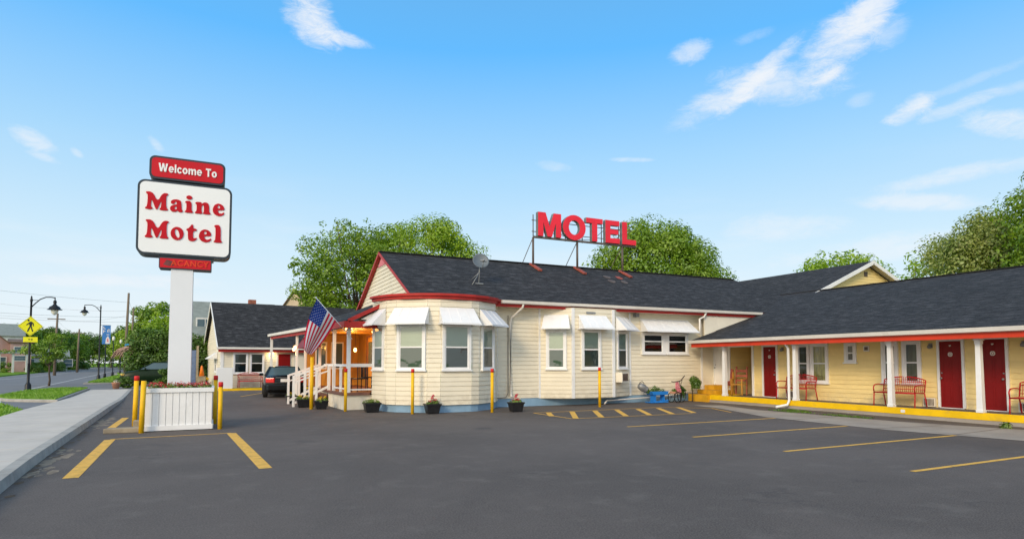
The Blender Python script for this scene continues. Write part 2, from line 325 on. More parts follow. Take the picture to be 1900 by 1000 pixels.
# ------------------------------------------------------------------ mesh helpers
WM = {}
def setp(o, label=None, cat=None, group=None, kind=None):
    for k, v in (('label', label), ('category', cat), ('group', group), ('kind', kind)):
        if v: o[k] = v
    return o
def thing(name, label, cat, loc=(0, 0, 0), rz=0.0, group=None):
    o = bpy.data.objects.new(name, None); COL.objects.link(o); o.location = loc; o.rotation_euler = (0, 0, rz)
    o.empty_display_size = .3
    WM[o] = Matrix.Translation(Vector(loc)) @ Matrix.Rotation(rz, 4, 'Z')
    return setp(o, label, cat, group)
def frame(p, rz): return Matrix.Translation(Vector(p)) @ Matrix.Rotation(rz, 4, 'Z')
class MB:
    def __init__(s, m=None): s.v = []; s.f = []; s.mi = []; s.uv = []; s.m = m or Matrix.Identity(4); s.cm = 0; s.sm = []; s.smooth = False
    def addv(s, pts): i = len(s.v); s.v += [s.m @ Vector(p) for p in pts]; return i
    def face(s, idx, uv=None): s.f.append(idx); s.mi.append(s.cm); s.uv.append(uv); s.sm.append(s.smooth)
    def poly(s, pts, uv=None): i = s.addv(pts); s.face(list(range(i, i+len(pts))), uv)
    def box(s, x0, x1, y0, y1, z0, z1):
        i = s.addv([(x0,y0,z0),(x1,y0,z0),(x1,y1,z0),(x0,y1,z0),(x0,y0,z1),(x1,y0,z1),(x1,y1,z1),(x0,y1,z1)])
        for q in ((0,3,2,1),(4,5,6,7),(0,1,5,4),(1,2,6,5),(2,3,7,6),(3,0,4,7)): s.face([i+k for k in q])
    def bar(s, p0, p1, w, h, up=(0,0,1)):
        p0, p1 = Vector(p0), Vector(p1); d = (p1-p0).normalized(); up = Vector(up)
        sd_ = d.cross(up)
        if sd_.length < 1e-4: sd_ = d.cross(Vector((0, 1, 0)))
        sd_.normalize(); u = sd_.cross(d).normalized(); a, b = sd_*w/2, u*h/2
        i = s.addv([p0-a-b, p0+a-b, p0+a+b, p0-a+b, p1-a-b, p1+a-b, p1+a+b, p1-a+b])
        for q in ((0,1,2,3),(7,6,5,4),(0,4,5,1),(1,5,6,2),(2,6,7,3),(3,7,4,0)): s.face([i+k for k in q])
    def prism(s, pts, off):          # closed polygon extruded by vector off
        n = len(pts); off = Vector(off); i = s.addv(pts); s.addv([Vector(p)+off for p in pts])
        s.face([i+k for k in range(n)]); s.face([i+n+k for k in reversed(range(n))])
        for k in range(n): s.face([i+k, i+n+k, i+n+(k+1) % n, i+(k+1) % n])
    def tube(s, pts, r, n=8, cap=True):
        pts = [Vector(p) for p in pts]; rs = r if isinstance(r, (list, tuple)) else [r]*len(pts)
        prev = None; base_i = len(s.v); ref = None; sm0 = s.smooth
        for k, p in enumerate(pts):
            d = (pts[min(k+1, len(pts)-1)]-pts[max(k-1, 0)]).normalized()
            if ref is None: ref = Vector((0, 0, 1)) if abs(d.z) < .9 else Vector((1, 0, 0))
            a = d.cross(ref).normalized(); b = d.cross(a).normalized(); ref = -b if False else ref
            s.addv([p + (a*math.cos(2*math.pi*j/n) + b*math.sin(2*math.pi*j/n))*rs[k] for j in range(n)])
        s.smooth = True
        for k in range(len(pts)-1):
            for j in range(n):
                q = base_i+k*n
                s.face([q+j, q+(j+1) % n, q+n+(j+1) % n, q+n+j])
        s.smooth = sm0
        if cap: s.face([base_i+j for j in reversed(range(n))]); s.face([base_i+(len(pts)-1)*n+j for j in range(n)])
    def lathe(s, prof, c=(0,0,0), n=16, axis='z'):
        i0 = len(s.v); c = Vector(c); sm0 = s.smooth; s.smooth = True
        for r, z in prof:
            for j in range(n):
                a = 2*math.pi*j/n; x, y = r*math.cos(a), r*math.sin(a)
                s.addv([c+Vector((x, y, z)) if axis == 'z' else c+Vector((x, z, y)) if axis == 'y' else c+Vector((z, x, y))])
        for k in range(len(prof)-1):
            for j in range(n): q = i0+k*n; s.face([q+j, q+(j+1) % n, q+n+(j+1) % n, q+n+j])
        s.smooth = sm0
        s.face([i0+j for j in reversed(range(n))]); s.face([i0+(len(prof)-1)*n+j for j in range(n)])
    def leaves(s, centers, radii, count, size, flat=.75, rng=None, droop=.25):
        rng = rng or np.random.default_rng(1)
        for c, r in zip(centers, radii):
            n = max(3, int(count*r*r)) if isinstance(count, float) else count
            d = rng.normal(size=(n, 3)); d /= np.linalg.norm(d, axis=1)[:, None]
            rad = r*np.cbrt(rng.uniform(.22, 1, n)); P = d*rad[:, None]; P[:, 2] *= flat
            P[:, 2] -= droop*(np.hypot(P[:, 0], P[:, 1])/max(r, 1e-3))**2*r*.5
            nrm = d*1.5 + rng.normal(scale=.5, size=(n, 3)) + np.array([0, 0, .7]); nrm /= np.linalg.norm(nrm, axis=1)[:, None]
            t1 = np.cross(nrm, rng.normal(size=(n, 3))); t1 /= np.linalg.norm(t1, axis=1)[:, None]; t2 = np.cross(nrm, t1)
            sz = size*rng.uniform(.55, 1.3, n)
            for k in range(n):
                p = P[k]+np.array(c); a = t1[k]*sz[k]; b = t2[k]*sz[k]*.55
                i = s.addv([p-a, p-b, p+a, p+b]); s.face([i, i+1, i+2, i+3])
    def build(s, name, m, parent=None, label=None, cat=None, group=None, kind=None, bevel=0, uvs=False, recalc=False):
        me = bpy.data.meshes.new(name)
        inv = WM[parent].inverted() if parent is not None else Matrix.Identity(4)
        me.from_pydata([tuple(inv @ v) for v in s.v], [], s.f)
        ms = m if isinstance(m, (list, tuple)) else [m]
        for q in ms: me.materials.append(M[q])
        me.polygons.foreach_set('material_index', s.mi); me.polygons.foreach_set('use_smooth', s.sm)
        if any(u for u in s.uv):
            l = me.uv_layers.new(name='uv'); k = 0
            for p, u in zip(me.polygons, s.uv):
                for q in range(p.loop_total): l.data[p.loop_start+q].uv = u[q] if u else (0, 0)
        if bevel or recalc:
            bm = bmesh.new(); bm.from_mesh(me); bmesh.ops.recalc_face_normals(bm, faces=bm.faces)
            if bevel:
                es = [e for e in bm.edges if len(e.link_faces) == 2 and e.calc_face_angle(0) > .6]
                bmesh.ops.bevel(bm, geom=es, offset=bevel, segments=2, affect='EDGES', profile=.6)
            bm.to_mesh(me); bm.free()
        me.update()
        o = bpy.data.objects.new(name, me); COL.objects.link(o)
        if parent is not None: o.parent = parent
        WM[o] = WM[parent].copy() if parent is not None else Matrix.Identity(4)
        return setp(o, label, cat, group, kind)
def kids(o): return [c for c in bpy.data.objects if c.parent == o]
def copy_tree(o, parent=None):
    c = o.copy(); COL.objects.link(c); c.parent = parent
    for ch in kids(o): copy_tree(ch, c)
    return c
def place(o, loc, rz=0.0, label=None, group=None, first=False):
    c = o if first else copy_tree(o)
    c.location = loc; c.rotation_euler = (0, 0, rz)
    if label: c['label'] = label
    if group: c['group'] = group
    return c
def one(name, mb, m, label, cat, group=None, loc=None, **kw):      # a thing that is one mesh, with its origin at its base
    b = Vector(loc) if loc else Vector((0, 0, 0))
    mb.v = [v-b for v in mb.v]
    o = mb.build(name, m, None, label, cat, group, **kw); o.location = b; return o
def text_mb(outl, depth, mtx):      # outlines = list of loops in x,y (even-odd), extruded along -y of mtx frame
    cu = bpy.data.curves.new('glyphs', 'CURVE'); cu.dimensions = '2D'; cu.fill_mode = 'BOTH'; cu.extrude = depth/2
    for lp in outl:
        sp = cu.splines.new('POLY'); sp.points.add(len(lp)-1); sp.use_cyclic_u = True
        for p, q in zip(sp.points, lp): p.co = (q[0], q[1], 0, 1)
    return curve_mb(cu, mtx)
def curve_mb(cu, mtx):
    o = bpy.data.objects.new('glyphs', cu); COL.objects.link(o); dg = bpy.context.evaluated_depsgraph_get(); dg.update()
    me = bpy.data.meshes.new_from_object(o.evaluated_get(dg))
    mb = MB(mtx); mb.addv([(v.co.x, -v.co.z, v.co.y) for v in me.vertices])
    for p in me.polygons: mb.face(list(p.vertices))
    mb.nz = [p.normal.z for p in me.polygons]
    bpy.data.objects.remove(o); bpy.data.curves.remove(cu); bpy.data.meshes.remove(me)
    return mb
def font_mb(txt, size, depth, mtx, bold=0.0, spacing=1.0, xs=1.0):
    cu = bpy.data.curves.new('glyphs', 'FONT'); cu.body = txt; cu.size = size; cu.extrude = depth/2; cu.offset = bold
    cu.align_x = 'CENTER'; cu.align_y = 'CENTER'; cu.space_character = spacing
    return curve_mb(cu, mtx @ Matrix.Diagonal((xs, 1, 1, 1)))
def chaikin(p, it=2):
    for _ in range(it):
        q = []
        for a, b in zip(p, p[1:]+p[:1]):
            q += [(a[0]*.75+b[0]*.25, a[1]*.75+b[1]*.25), (a[0]*.25+b[0]*.75, a[1]*.25+b[1]*.75)]
        p = q
    return p
def rrect(x0, x1, z0, z1, r, y, n=6):
    out = []
    for cx, cz, a0 in ((x1-r, z0+r, -90), (x1-r, z1-r, 0), (x0+r, z1-r, 90), (x0+r, z0+r, 180)):
        for k in range(n+1):
            a = R(a0+90*k/n); out.append((cx+r*math.cos(a), y, cz+r*math.sin(a)))
    return out

# ------------------------------------------------------------------ ground, roads, markings
def sheet(name, pts, z, m, kind='structure'):
    mb = MB(); mb.poly([(x, y, z) for x, y in pts]); return mb.build(name, m, kind=kind, recalc=False)
def slab(name, pts, z0, z1, m, bevel=0.0, kind='structure'):
    mb = MB(); mb.prism([(x, y, z0) for x, y in pts], (0, 0, z1-z0)); return mb.build(name, m, kind=kind, bevel=bevel, recalc=True)
sheet('ground', [(-900, -200), (900, -200), (900, 1200), (-900, 1200)], -.03, 'grass')
sheet('road', [(-23.5, -30), (-3.0, -30), (-3.2, 60), (-9.5, 100), (-13.5, 158), (-22, 260), (-38, 260), (-27.9, 158), (-21.3, 85), (-20.0, 60)], -.006, 'road_asphalt')
sheet('driveway', [(-9.2, 44.2), (12, 44.2), (12, 53.6), (-9.2, 54.6)], -.002, 'road_asphalt')
sheet('parking_lot', [(-1.0, -30), (40, -30), (40, 20.5), (20, 41.5), (-4.3, 41.5), (-2.34-.13*0, 9.56), (-1.9, 0)], 0.0, 'asphalt')
# sidewalk with joints and kerb along the lot
SWR = [(-1.55, -4), (-2.34, 9.56), (-2.52, 12.0), (-2.99, 21.8), (-3.45, 30.0), (-4.07, 38.24), (-4.42, 42.7)]
SWL = [(-3.9, -4), (-4.35, 9.5), (-4.5, 12.0), (-5.2, 21.0), (-5.6, 30.0), (-6.15, 38.2), (-6.5, 43.0)]
def lerp(a, b, t): return a+(b-a)*t
def on(pl, y):
    for a, b in zip(pl, pl[1:]):
        if a[1] <= y <= b[1]: return lerp(a[0], b[0], (y-a[1])/(b[1]-a[1]))
    return pl[-1][0] if y > pl[-1][1] else pl[0][0]
def swz(y): return .14 if y < 24 else max(.02, .14-.012*(y-24))
mb = MB(); ys = [-4+1.55*i for i in range(31)]; ys = [y for y in ys if y < 42.7]+[42.7]
for a, b in zip(ys, ys[1:]):
    g_ = .03
    P = [(on(SWL, a+g_), a+g_, 0), (on(SWR, a+g_)-.17, a+g_, 0), (on(SWR, b)-.17, b, 0), (on(SWL, b), b, 0)]
    i = mb.addv([(x, y, -.02) for x, y, _ in P]+[(x, y, swz(y)) for x, y, _ in P])
    for q in ((4,5,6,7),(0,1,5,4),(1,2,6,5),(2,3,7,6),(3,0,4,7)): mb.face([i+k for k in q])
mb.build('sidewalk', 'sidewalk', kind='structure')
mb = MB(); yk = [-4+2.4*i for i in range(20)]; yk = [y for y in yk if y < 42.7]+[42.7]
for a, b in zip(yk, yk[1:]):
    for c, d in ((a+.01, (a+b)/2), ((a+b)/2, b-.01)):
        i = mb.addv([(on(SWR, c)-.165, c, -.02), (on(SWR, c)+.02, c, -.02), (on(SWR, d)+.02, d, -.02), (on(SWR, d)-.165, d, -.02),
                     (on(SWR, c)-.165, c, swz(c)+.003), (on(SWR, c)-.01, c, swz(c)+.0), (on(SWR, d)-.01, d, swz(d)+.0), (on(SWR, d)-.165, d, swz(d)+.003)])
        for q in ((4,5,6,7),(0,1,5,4),(1,2,6,5),(2,3,7,6),(3,0,4,7)): mb.face([i+k for k in q])
mb.build('kerb', 'kerb_stone', kind='structure')
# grass verges
ISL = [(-8.75, 35.2), (-8.6, 33.4), (-7.6, 31.6), (-5.66, 30.1), (-6.1, 36.0), (-6.6, 43.4), (-8.0, 43.6), (-9.0, 40.8)]
slab('verge_kerb', ISL, -.02, .10, 'kerb_stone', .02)
cx, cy = sum(p[0] for p in ISL)/8, sum(p[1] for p in ISL)/8
ISG = [(lerp(x, cx, .07), lerp(y, cy, .05)) for x, y in ISL]
slab('grass_verge', ISG, .05, .125, 'grass')
NG = [(-7.3, 29.0), (-8.4, 26.0), (-8.4, 14), (-4.75, 14), (-5.22, 21.0), (-5.38, 24.0)]
slab('grass_verge', NG, -.02, .11, 'grass')
IS2 = [(-8.5, 54.6), (-6.9, 54.6), (-8.0, 70), (-10.4, 100), (-12.2, 100), (-10.3, 86), (-9.2, 66)]
slab('verge_kerb', [(-8.7, 54.3), (-6.8, 54.3), (-7.9, 70), (-10.3, 100.3), (-12.5, 100.3), (-10.5, 86), (-9.4, 66)], -.02, .09, 'kerb_stone')
slab('grass_verge', IS2, .05, .12, 'grass')
slab('sidewalk', [(-6.75, 54.0), (-5.0, 54.0), (-6.3, 70), (-8.8, 100), (-10.2, 100), (-7.85, 70)], -.02, .10, 'sidewalk')
slab('grass_verge', [(-23.9, -30), (-20.3, 60), (-21.6, 85), (-28.2, 158), (-38.3, 260), (-60, 260), (-50, 85), (-50, -30)], -.03, .10, 'grass')
sheet('front_lawn', [(-5.0, 54), (18, 54), (60, 120), (60, 260), (-22, 260), (-8.7, 100)], -.012, 'grass')
# road markings
def strip(mb, p, q, w, z):
    p, q = Vector((*p, z)), Vector((*q, z)); d = (q-p).normalized(); s = Vector((-d.y, d.x, 0))*w/2
    n = max(1, int((q-p).length/1.0))
    rr = random.Random(int(p.x*91+q.y*13)); offs = [rr.uniform(-.012, .012) for _ in range(n+1)]
    for k in range(n):
        a, b = p.lerp(q, k/n), p.lerp(q, (k+1)/n)
        mb.poly([a-s*(1+offs[k]), a+s*(1-offs[k]), b+s*(1-offs[k+1]), b-s*(1+offs[k+1])])
mb = MB(); strip(mb, (-8.0, 20), (-13.4, 91), .16, .004); strip(mb, (-13.4, 91), (-19, 160), .16, .004)
strip(mb, (-15.8, 20), (-18.3, 85), .16, .004); strip(mb, (-18.3, 85), (-23, 158), .16, .004)
strip(mb, (-6.0, 24.6), (-8.9, 35.5), .10, .0035)
mb.build('road_marking', 'white_line', kind='structure')
mb = MB(); zz = .004
for y in (5.65, 7.9, 10.25, 12.58): strip(mb, (9.25, y-.02), (on([(16.5, 5), (14.2, 9), (14.3, 11), (14.8, 14)], y)+.1, y+.06), .095, zz)
strip(mb, (12.2, 3.3), (16, 3.35), .1, zz)
strip(mb, (-1.77, 10.37), (-1.93, 15.14), .19, zz); strip(mb, (.72, 10.05), (.36, 15.34), .19, zz)
strip(mb, (-1.93, 15.2), (.36, 15.36), .075, zz+.001)
strip(mb, (-2.25, 17.75), (-2.3, 20.9), .17, zz); strip(mb, (-2.25, 17.7), (-1.3, 17.75), .05, zz+.001)
strip(mb, (1.1, 31.5), (2.6, 35.6), .10, zz); strip(mb, (4.4, 31.0), (5.0, 35.5), .10, zz)
mb.build('parking_lines', 'yellow_line', kind='structure')
mb = MB()                       # hatched keep-clear box
H0, H1, H2, H3 = (9.1, 17.25), (9.15, 15.02), (13.5, 14.95), (14.35, 17.5)
strip(mb, H0, H3, .07, zz); strip(mb, H0, H1, .07, zz+.001); strip(mb, H1, H2, .07, zz+.002); strip(mb, H3, (15.6, 16.3), .07, zz+.001)
strip(mb, (15.6, 16.3), (14.9, 14.7), .07, zz+.003)
for k in range(7):
    x = 8.45+k*.88
    strip(mb, (x+(.6 if k == 0 else 0), 15.1 if k else 16.0), (x+1.15, 17.2), .17, zz-.001)
mb.build('parking_lines', 'yellow_line', kind='structure')
# concrete apron in front of the guest wing
AP = [(16.1, 17.75), (15.75, 16.0), (14.5, 12.93), (14.35, 9.24), (14.86, 6.8), (16.3, 2), (16.3, -6), (17.4, -6), (17.3, 7.8), (16.62, 10.5), (16.55, 13.0), (16.4, 15.0), (17.0, 17.2)]
mb = MB(); mb.poly([(x, y, .007) for x, y in AP]); mb.build('concrete_apron', 'concrete', kind='structure')
mb = MB()
for p, q in (((14.45, 12.0), (16.55, 12.2)), ((14.4, 9.6), (16.6, 9.3)), ((14.6, 8.0), (17.2, 8.25)), ((15.0, 14.2), (16.5, 14.1))): strip(mb, p, q, .025, .0095)
mb.build('concrete_joint', 'soil', kind='structure')
mb = MB(); rr = random.Random(3)
for k in range(90):            # worn sandy dirt along the kerb
    y = rr.uniform(9, 30); x = on(SWR, y)+.03+abs(rr.gauss(0, .09)); r_ = rr.uniform(.015, .06)
    mb.poly([(x+r_*math.cos(a*1.05)*rr.uniform(.6, 1.2), y+2.2*r_*math.sin(a*1.05)*rr.uniform(.6, 1.2), .003+.00001*k) for a in range(6)])
mb.build('dirt_patches', 'soil', kind='stuff')
mat('sand', (.22, .18, .135), .95, .35, 7, .3, 60)
mb = MB()
for k in range(70):            # pale sand washed against the kerb
    y = rr.choice((11.2, 12.4, 13.1, 18.5, 19.6, 20.4))+rr.gauss(0, .45); x = on(SWR, y)+.08+abs(rr.gauss(0, .16)); r_ = rr.uniform(.05, .16)
    mb.poly([(x+r_*.6*math.cos(a*.7)*rr.uniform(.5, 1.2), y+1.6*r_*math.sin(a*.7)*rr.uniform(.6, 1.2), .0022+.00001*k) for a in range(9)])
mb.build('sand_patches', 'sand', kind='stuff')

def grass_tufts(name, region, n, hgt, m='grass', z=.12, seed=1, lean=.5, wd=.012, kind='stuff'):
    rng = random.Random(seed); mb = MB()
    xs = [p[0] for p in region]; ys_ = [p[1] for p in region]
    def inside(x, y):
        c = False; j = len(region)-1
        for i in range(len(region)):
            (xi, yi), (xj, yj) = region[i], region[j]
            if (yi > y) != (yj > y) and x < (xj-xi)*(y-yi)/(yj-yi)+xi: c = not c
            j = i
        return c
    k = 0
    while k < n:
        x, y = rng.uniform(min(xs), max(xs)), rng.uniform(min(ys_), max(ys_))
        if not inside(x, y): continue
        k += 1; h = hgt*rng.uniform(.5, 1.3); a = rng.uniform(0, 6.28); w = wd*rng.uniform(.7, 1.5)
        dx, dy = math.cos(a)*w, math.sin(a)*w; lx, ly = rng.gauss(0, lean)*h, rng.gauss(0, lean)*h
        mb.poly([(x-dx, y-dy, z), (x+dx, y+dy, z), (x+lx, y+ly, z+h)])
    return mb.build(name, m, kind=kind)
grass_tufts('grass', ISG, 9000, .08, seed=2, wd=.02)
grass_tufts('grass', NG, 9000, .07, seed=3, z=.11, wd=.018)
grass_tufts('grass', IS2, 5000, .10, seed=4, wd=.03)
grass_tufts('grass', [(16.75, 14.9), (17.6, 14.6), (17.4, 13.9), (16.9, 13.2), (16.55, 13.9)], 500, .05, 'leaf_hedge', seed=5, z=.0, wd=.014)
grass_tufts('grass', [(16.65, 12.9), (17.2, 12.6), (17.1, 11.4), (16.65, 11.3)], 300, .045, 'leaf_hedge', seed=6, z=.0, wd=.014)

# ------------------------------------------------------------------ building helpers
def siding(mb, M0, L, z0, z1, lap=.15, xf=None):
    """clapboards on a wall face: M0 maps (x along, y inward, z up)"""
    old = mb.m; mb.m = M0; z = z0
    while z < z1-.01:
        zt = min(z+lap, z1)
        a0, b0 = (0, L) if xf is None else xf(z)
        a1, b1 = (0, L) if xf is None else xf(zt)
        if b0-a0 > .01:
            if b1 < a1: a1 = b1 = (a1+b1)/2
            mb.poly([(a0, -.024, z), (b0, -.024, z), (b1, -.002, zt), (a1, -.002, zt)])
            mb.poly([(a0, -.024, z), (a0, .004, z), (b0, .004, z), (b0, -.024, z)])
        z = zt
    mb.m = old
def window(parent, F, w, h, blind='blind', casing=.11, lower='screen', name='window', split=.5, rail=True, upper='glass', cas_m='white_paint'):
    """F: wall frame at the window's bottom-left outer corner. w,h are outer casing sizes"""
    mb = MB(F)
    for x0, x1, z0, z1 in ((0, casing, 0, h), (w-casing, w, 0, h)): mb.box(x0, x1, -.065, .01, z0, z1)
    mb.box(casing, w-casing, -.065, .01, h-casing*.8, h); mb.box(-.03, w+.03, -.095, .01, -.045, 0)
    mb.box(casing, w-casing, -.065, .01, 0, casing*.5)
    a0, a1, b0, b1 = casing, w-casing, casing*.5, h-casing*.8; s = .04; zm = b0+(b1-b0)*split
    for x0, x1 in ((a0, a0+s), (a1-s, a1)): mb.box(x0, x1, -.042, .0, b0, b1)
    mb.box(a0+s, a1-s, -.042, 0, b0, b0+s); mb.box(a0+s, a1-s, -.042, 0, b1-s, b1)
    if rail: mb.box(a0+s, a1-s, -.048, 0, zm-s*.55, zm+s*.55)
    wd = mb.build(name, cas_m, parent)
    mb = MB(F); mb.poly([(a0+s, -.024, b0+s), (a1-s, -.024, b0+s), (a1-s, -.024, b1-s), (a0+s, -.024, b1-s)]); mb.build('blind', blind, wd)
    if rail:
        mb = MB(F); mb.poly([(a0+s, -.032, zm), (a1-s, -.032, zm), (a1-s, -.032, b1-s), (a0+s, -.032, b1-s)]); mb.build('pane', upper, wd)
        mb = MB(F); mb.poly([(a0+s, -.036, b0+s), (a1-s, -.036, b0+s), (a1-s, -.036, zm), (a0+s, -.036, zm)]); mb.build('pane', lower, wd)
    else:
        mb = MB(F); mb.poly([(a0+s, -.032, b0+s), (a1-s, -.032, b0+s), (a1-s, -.032, b1-s), (a0+s, -.032, b1-s)]); mb.build('pane', upper, wd)
    return wd
def awning(parent, F, w, drop=.5, proj=.55, m='white_metal', flare=.06):
    """F at left top corner on the wall; hangs down"""
    mb = MB(F); t = .012
    mb.prism([(0, -.01, 0), (w, -.01, 0), (w+flare, -proj, -drop), (-flare, -proj, -drop)], (0, .004, -t))
    n = max(3, int(w/.28))
    for k in range(1, n):
        x = w*k/n; xb = -flare+(w+2*flare)*k/n
        mb.bar((x, -.016, .002), (xb, -proj-.003, -drop+.004), .012, .008)
    aw = mb.build('awning', m, parent)
    for x, xb, sgn in ((0, -flare, 1), (w, w+flare, -1)):
        mb = MB(F); mb.prism([(x, -.012, -.012), (xb, -proj+.01, -drop), (x, -.012, -drop)], (sgn*.008, 0, 0)); mb.build('side_panel', m, aw)
    mb = MB(F); mb.box(-flare-.01, w+flare+.01, -proj-.012, -proj+.004, -drop-.05, -drop+.006)
    for x in (-flare-.002, w+flare-.012): mb.box(x, x+.014, -proj+.004, -.02, -drop-.035, -drop-.004)
    mb.build('valance', m, aw); return aw
def roof_face(mb, pts, ax, up):       # planar roof polygon with uv in metres
    ax = Vector(ax).normalized(); up = Vector(up).normalized(); p0 = Vector(pts[0])
    mb.poly(pts, [((Vector(p)-p0).dot(ax)+50, (Vector(p)-p0).dot(up)+50) for p in pts])

# ------------------------------------------------------------------ office building
OB = thing('motel_office', 'cream clapboard motel office with rounded bay and steep dark gable roof', 'building', (5.9, 20.05, 0))
Y0 = 20.05
bc, br = Vector((7.0, 20.75)), 2.2
def bp_(a, r=br): return Vector((bc.x+r*math.sin(R(a)), bc.y-r*math.cos(R(a))))
BA = [-92, -64, -53, -25, -14, 14, 22, 50, 69]
mb = MB()
def wallframe(p, q):
    d = (q-p); return frame((p.x, p.y, 0), math.atan2(d.y, d.x)), d.length
for a, b in zip(BA, BA[1:]):
    F, L = wallframe(bp_(a), bp_(b)); siding(mb, F, L, .24, 3.62)
for a, b in ((-150, -120), (-120, -92)):
    F, L = wallframe(bp_(a), bp_(b)); siding(mb, F, L, .24, 3.62)
F, L = wallframe(Vector((9.07, Y0)), Vector((19.4, Y0))); siding(mb, F, L, .30, 3.75)
# box bay
B0, B1, B2, B3 = Vector((10.83, Y0)), Vector((11.88, 19.4)), Vector((13.67, 19.4)), Vector((14.9, Y0))
for a, b in ((B0, B1), (B1, B2), (B2, B3)):
    F, L = wallframe(a, b); siding(mb, F, L, .30, 3.62)
mb.prism([(B0.x, B0.y, .3), (B1.x, B1.y, .3), (B2.x, B2.y, .3), (B3.x, B3.y, .3)], (0, 0, -.03))
wall = mb.build('wall', 'siding', OB)
mb = MB()     # side of the office inside the porch and its gable
siding(mb, frame((5.9, 28.4, 0), R(-90)), 5.8, .5, 3.75)
def gx(z): t = (5.97-z)/(5.97-3.78)*4.4; return (4.4-t, 4.4+t)
siding(mb, frame((5.9, 28.4, 0), R(-90)), 8.8, 3.72, 5.9, xf=gx)
mb.build('gable_wall', 'siding', OB)
for q in ((B1.x-.06, B1.x+.06, B1.y-.035, B1.y+.06, .28, 3.6), (B2.x-.06, B2.x+.06, B2.y-.035, B2.y+.06, .28, 3.6), (B0.x-.05, B0.x+.03, Y0-.035, Y0, .28, 3.6),
          (B3.x-.02, B3.x+.06, Y0-.04, Y0, .28, 3.6), (18.62, 18.72, Y0-.035, Y0, .28, 3.7), (9.02, 9.10, Y0-.04, Y0+.02, .28, 3.6)):
    mb = MB(); mb.box(*q); mb.build('corner_board', 'white_paint', OB)
mb = MB()
pts = [(bp_(a, br-.04).x, bp_(a, br-.04).y, 0) for a in BA]
for p, q in zip([(5.1, 21.85, 0)]+pts, pts+[(9.12, Y0+.02, 0)]): mb.poly([p, q, (*q[:2], .25), (*p[:2], .25)])
mb.box(9.1, 19.35, Y0-.005, Y0+.05, 0, .30)
mb.build('foundation', 'blue_foundation', OB)
# windows of the rounded bay
for a0, a1, w, bl in ((-92, -64, .80, 'blind'), (-53, -25, .98, 'blind'), (-14, 14, .98, 'blind'), (22, 50, .80, 'blind')):
    p, q = bp_(a0), bp_(a1); F, L = wallframe(p, q); G = F @ Matrix.Translation((L/2-w/2, -.012, 1.36))
    window(OB, G, w, 1.48, bl, .085)
    awning(OB, F @ Matrix.Translation((L/2-w/2-.1, -.016, 3.36)), w+.2, .52, .52)
for p, q, w in ((B0, B1, .76), (B1, B2, .86), (B2, B3, .86)):
    F, L = wallframe(p, q); G = F @ Matrix.Translation((L/2-w/2-(.12 if p is B1 else 0), -.012, 1.36)); window(OB, G, w, 1.46, 'blind', .085)
    wa = w+.14 if p is not B1 else w+.36
    awning(OB, F @ Matrix.Translation((L/2-wa/2-(.05 if p is B1 else 0), -.016, 3.36)), wa, .5, .5)
w5 = []
for k in range(2): window(OB, frame((15.5+k*1.26, Y0-.012, 1.95), 0), 1.14, .86, 'dark_room', .10, split=.62, lower='screen')
MB_ = MB(frame((16.64, Y0-.012, 1.95), 0)); MB_.box(0, .12, -.05, .01, 0, .86); MB_.build('window_mullion', 'white_paint', OB)
awning(OB, frame((15.45, Y0-.016, 3.36), 0), 2.45, .5, .6, flare=.1)
# main roof
EV, RG, RX1 = 3.80, 5.97, 24.6
mb = MB(); s_ = (RG-EV)/4.5
y_f, y_b = 19.5, 28.5
xl = 5.75
roof_face(mb, [(xl, y_f, EV), (27.5, y_f, EV), (RX1, 24, RG), (xl, 24, RG)], (1, 0, 0), (0, 1, s_))
roof_face(mb, [(27.5, y_b, EV), (xl, y_b, EV), (xl, 24, RG), (RX1, 24, RG)], (-1, 0, 0), (0, -1, s_))
roof_face(mb, [(27.5, y_f, EV), (27.5, y_b, EV), (RX1, 24, RG)], (0, 1, 0), (-1, 0, s_))
mb.poly([(xl, y_f, EV-.012), (xl, y_b, EV-.012), (27.5, y_b, EV-.012), (27.5, y_f, EV-.012)])
roof = mb.build('roof', 'shingles', OB)
mb = MB(); mb.bar((xl-.01, 24, RG+.005), (RX1, 24, RG+.005), .26, .03); mb.build('ridge_cap', 'shingles', roof)
# bay roof: shallow fan that runs up under the main roof
mb = MB(); ra = [-88, -78, -60, -45, -30, -15, 0, 15, 30, 45, 60]
ap = (7.4, 20.6, 4.08); rim = [(bp_(a, 2.36).x, bp_(a, 2.36).y, 3.80) for a in ra]
for p, q in zip(rim, rim[1:]):
    d = Vector(q)-Vector(p); roof_face(mb, [p, q, ap], d, Vector(ap)-(Vector(p)+Vector(q))/2)
roof_face(mb, [(5.9, 21.4, 3.86), rim[0], ap], (0, -1, 0), (1, 0, .1))
mb.build('bay_roof', 'shingles', OB)
mb = MB(); inn = [(bp_(a, 2.2).x, bp_(a, 2.2).y, 3.62) for a in ra]; 
for (p, q), (i, j) in zip(zip(rim, rim[1:]), zip(inn, inn[1:])):
    P, Q, I, J = Vector(p), Vector(q), Vector(i), Vector(j)
    mP, mQ = P.lerp(I, .5), Q.lerp(J, .5); 
    mb.poly([P, Q, (Q.x, Q.y, 3.73), (P.x, P.y, 3.73)]); mb.poly([(P.x, P.y, 3.73), (Q.x, Q.y, 3.73), (mQ.x, mQ.y, 3.71), (mP.x, mP.y, 3.71)])
    mb.poly([(mP.x, mP.y, 3.71), (mQ.x, mQ.y, 3.71), (mQ.x, mQ.y, 3.64), (mP.x, mP.y, 3.64)]); mb.poly([(mP.x, mP.y, 3.64), (mQ.x, mQ.y, 3.64), J, I])
mb.build('cornice', 'red_trim', OB)
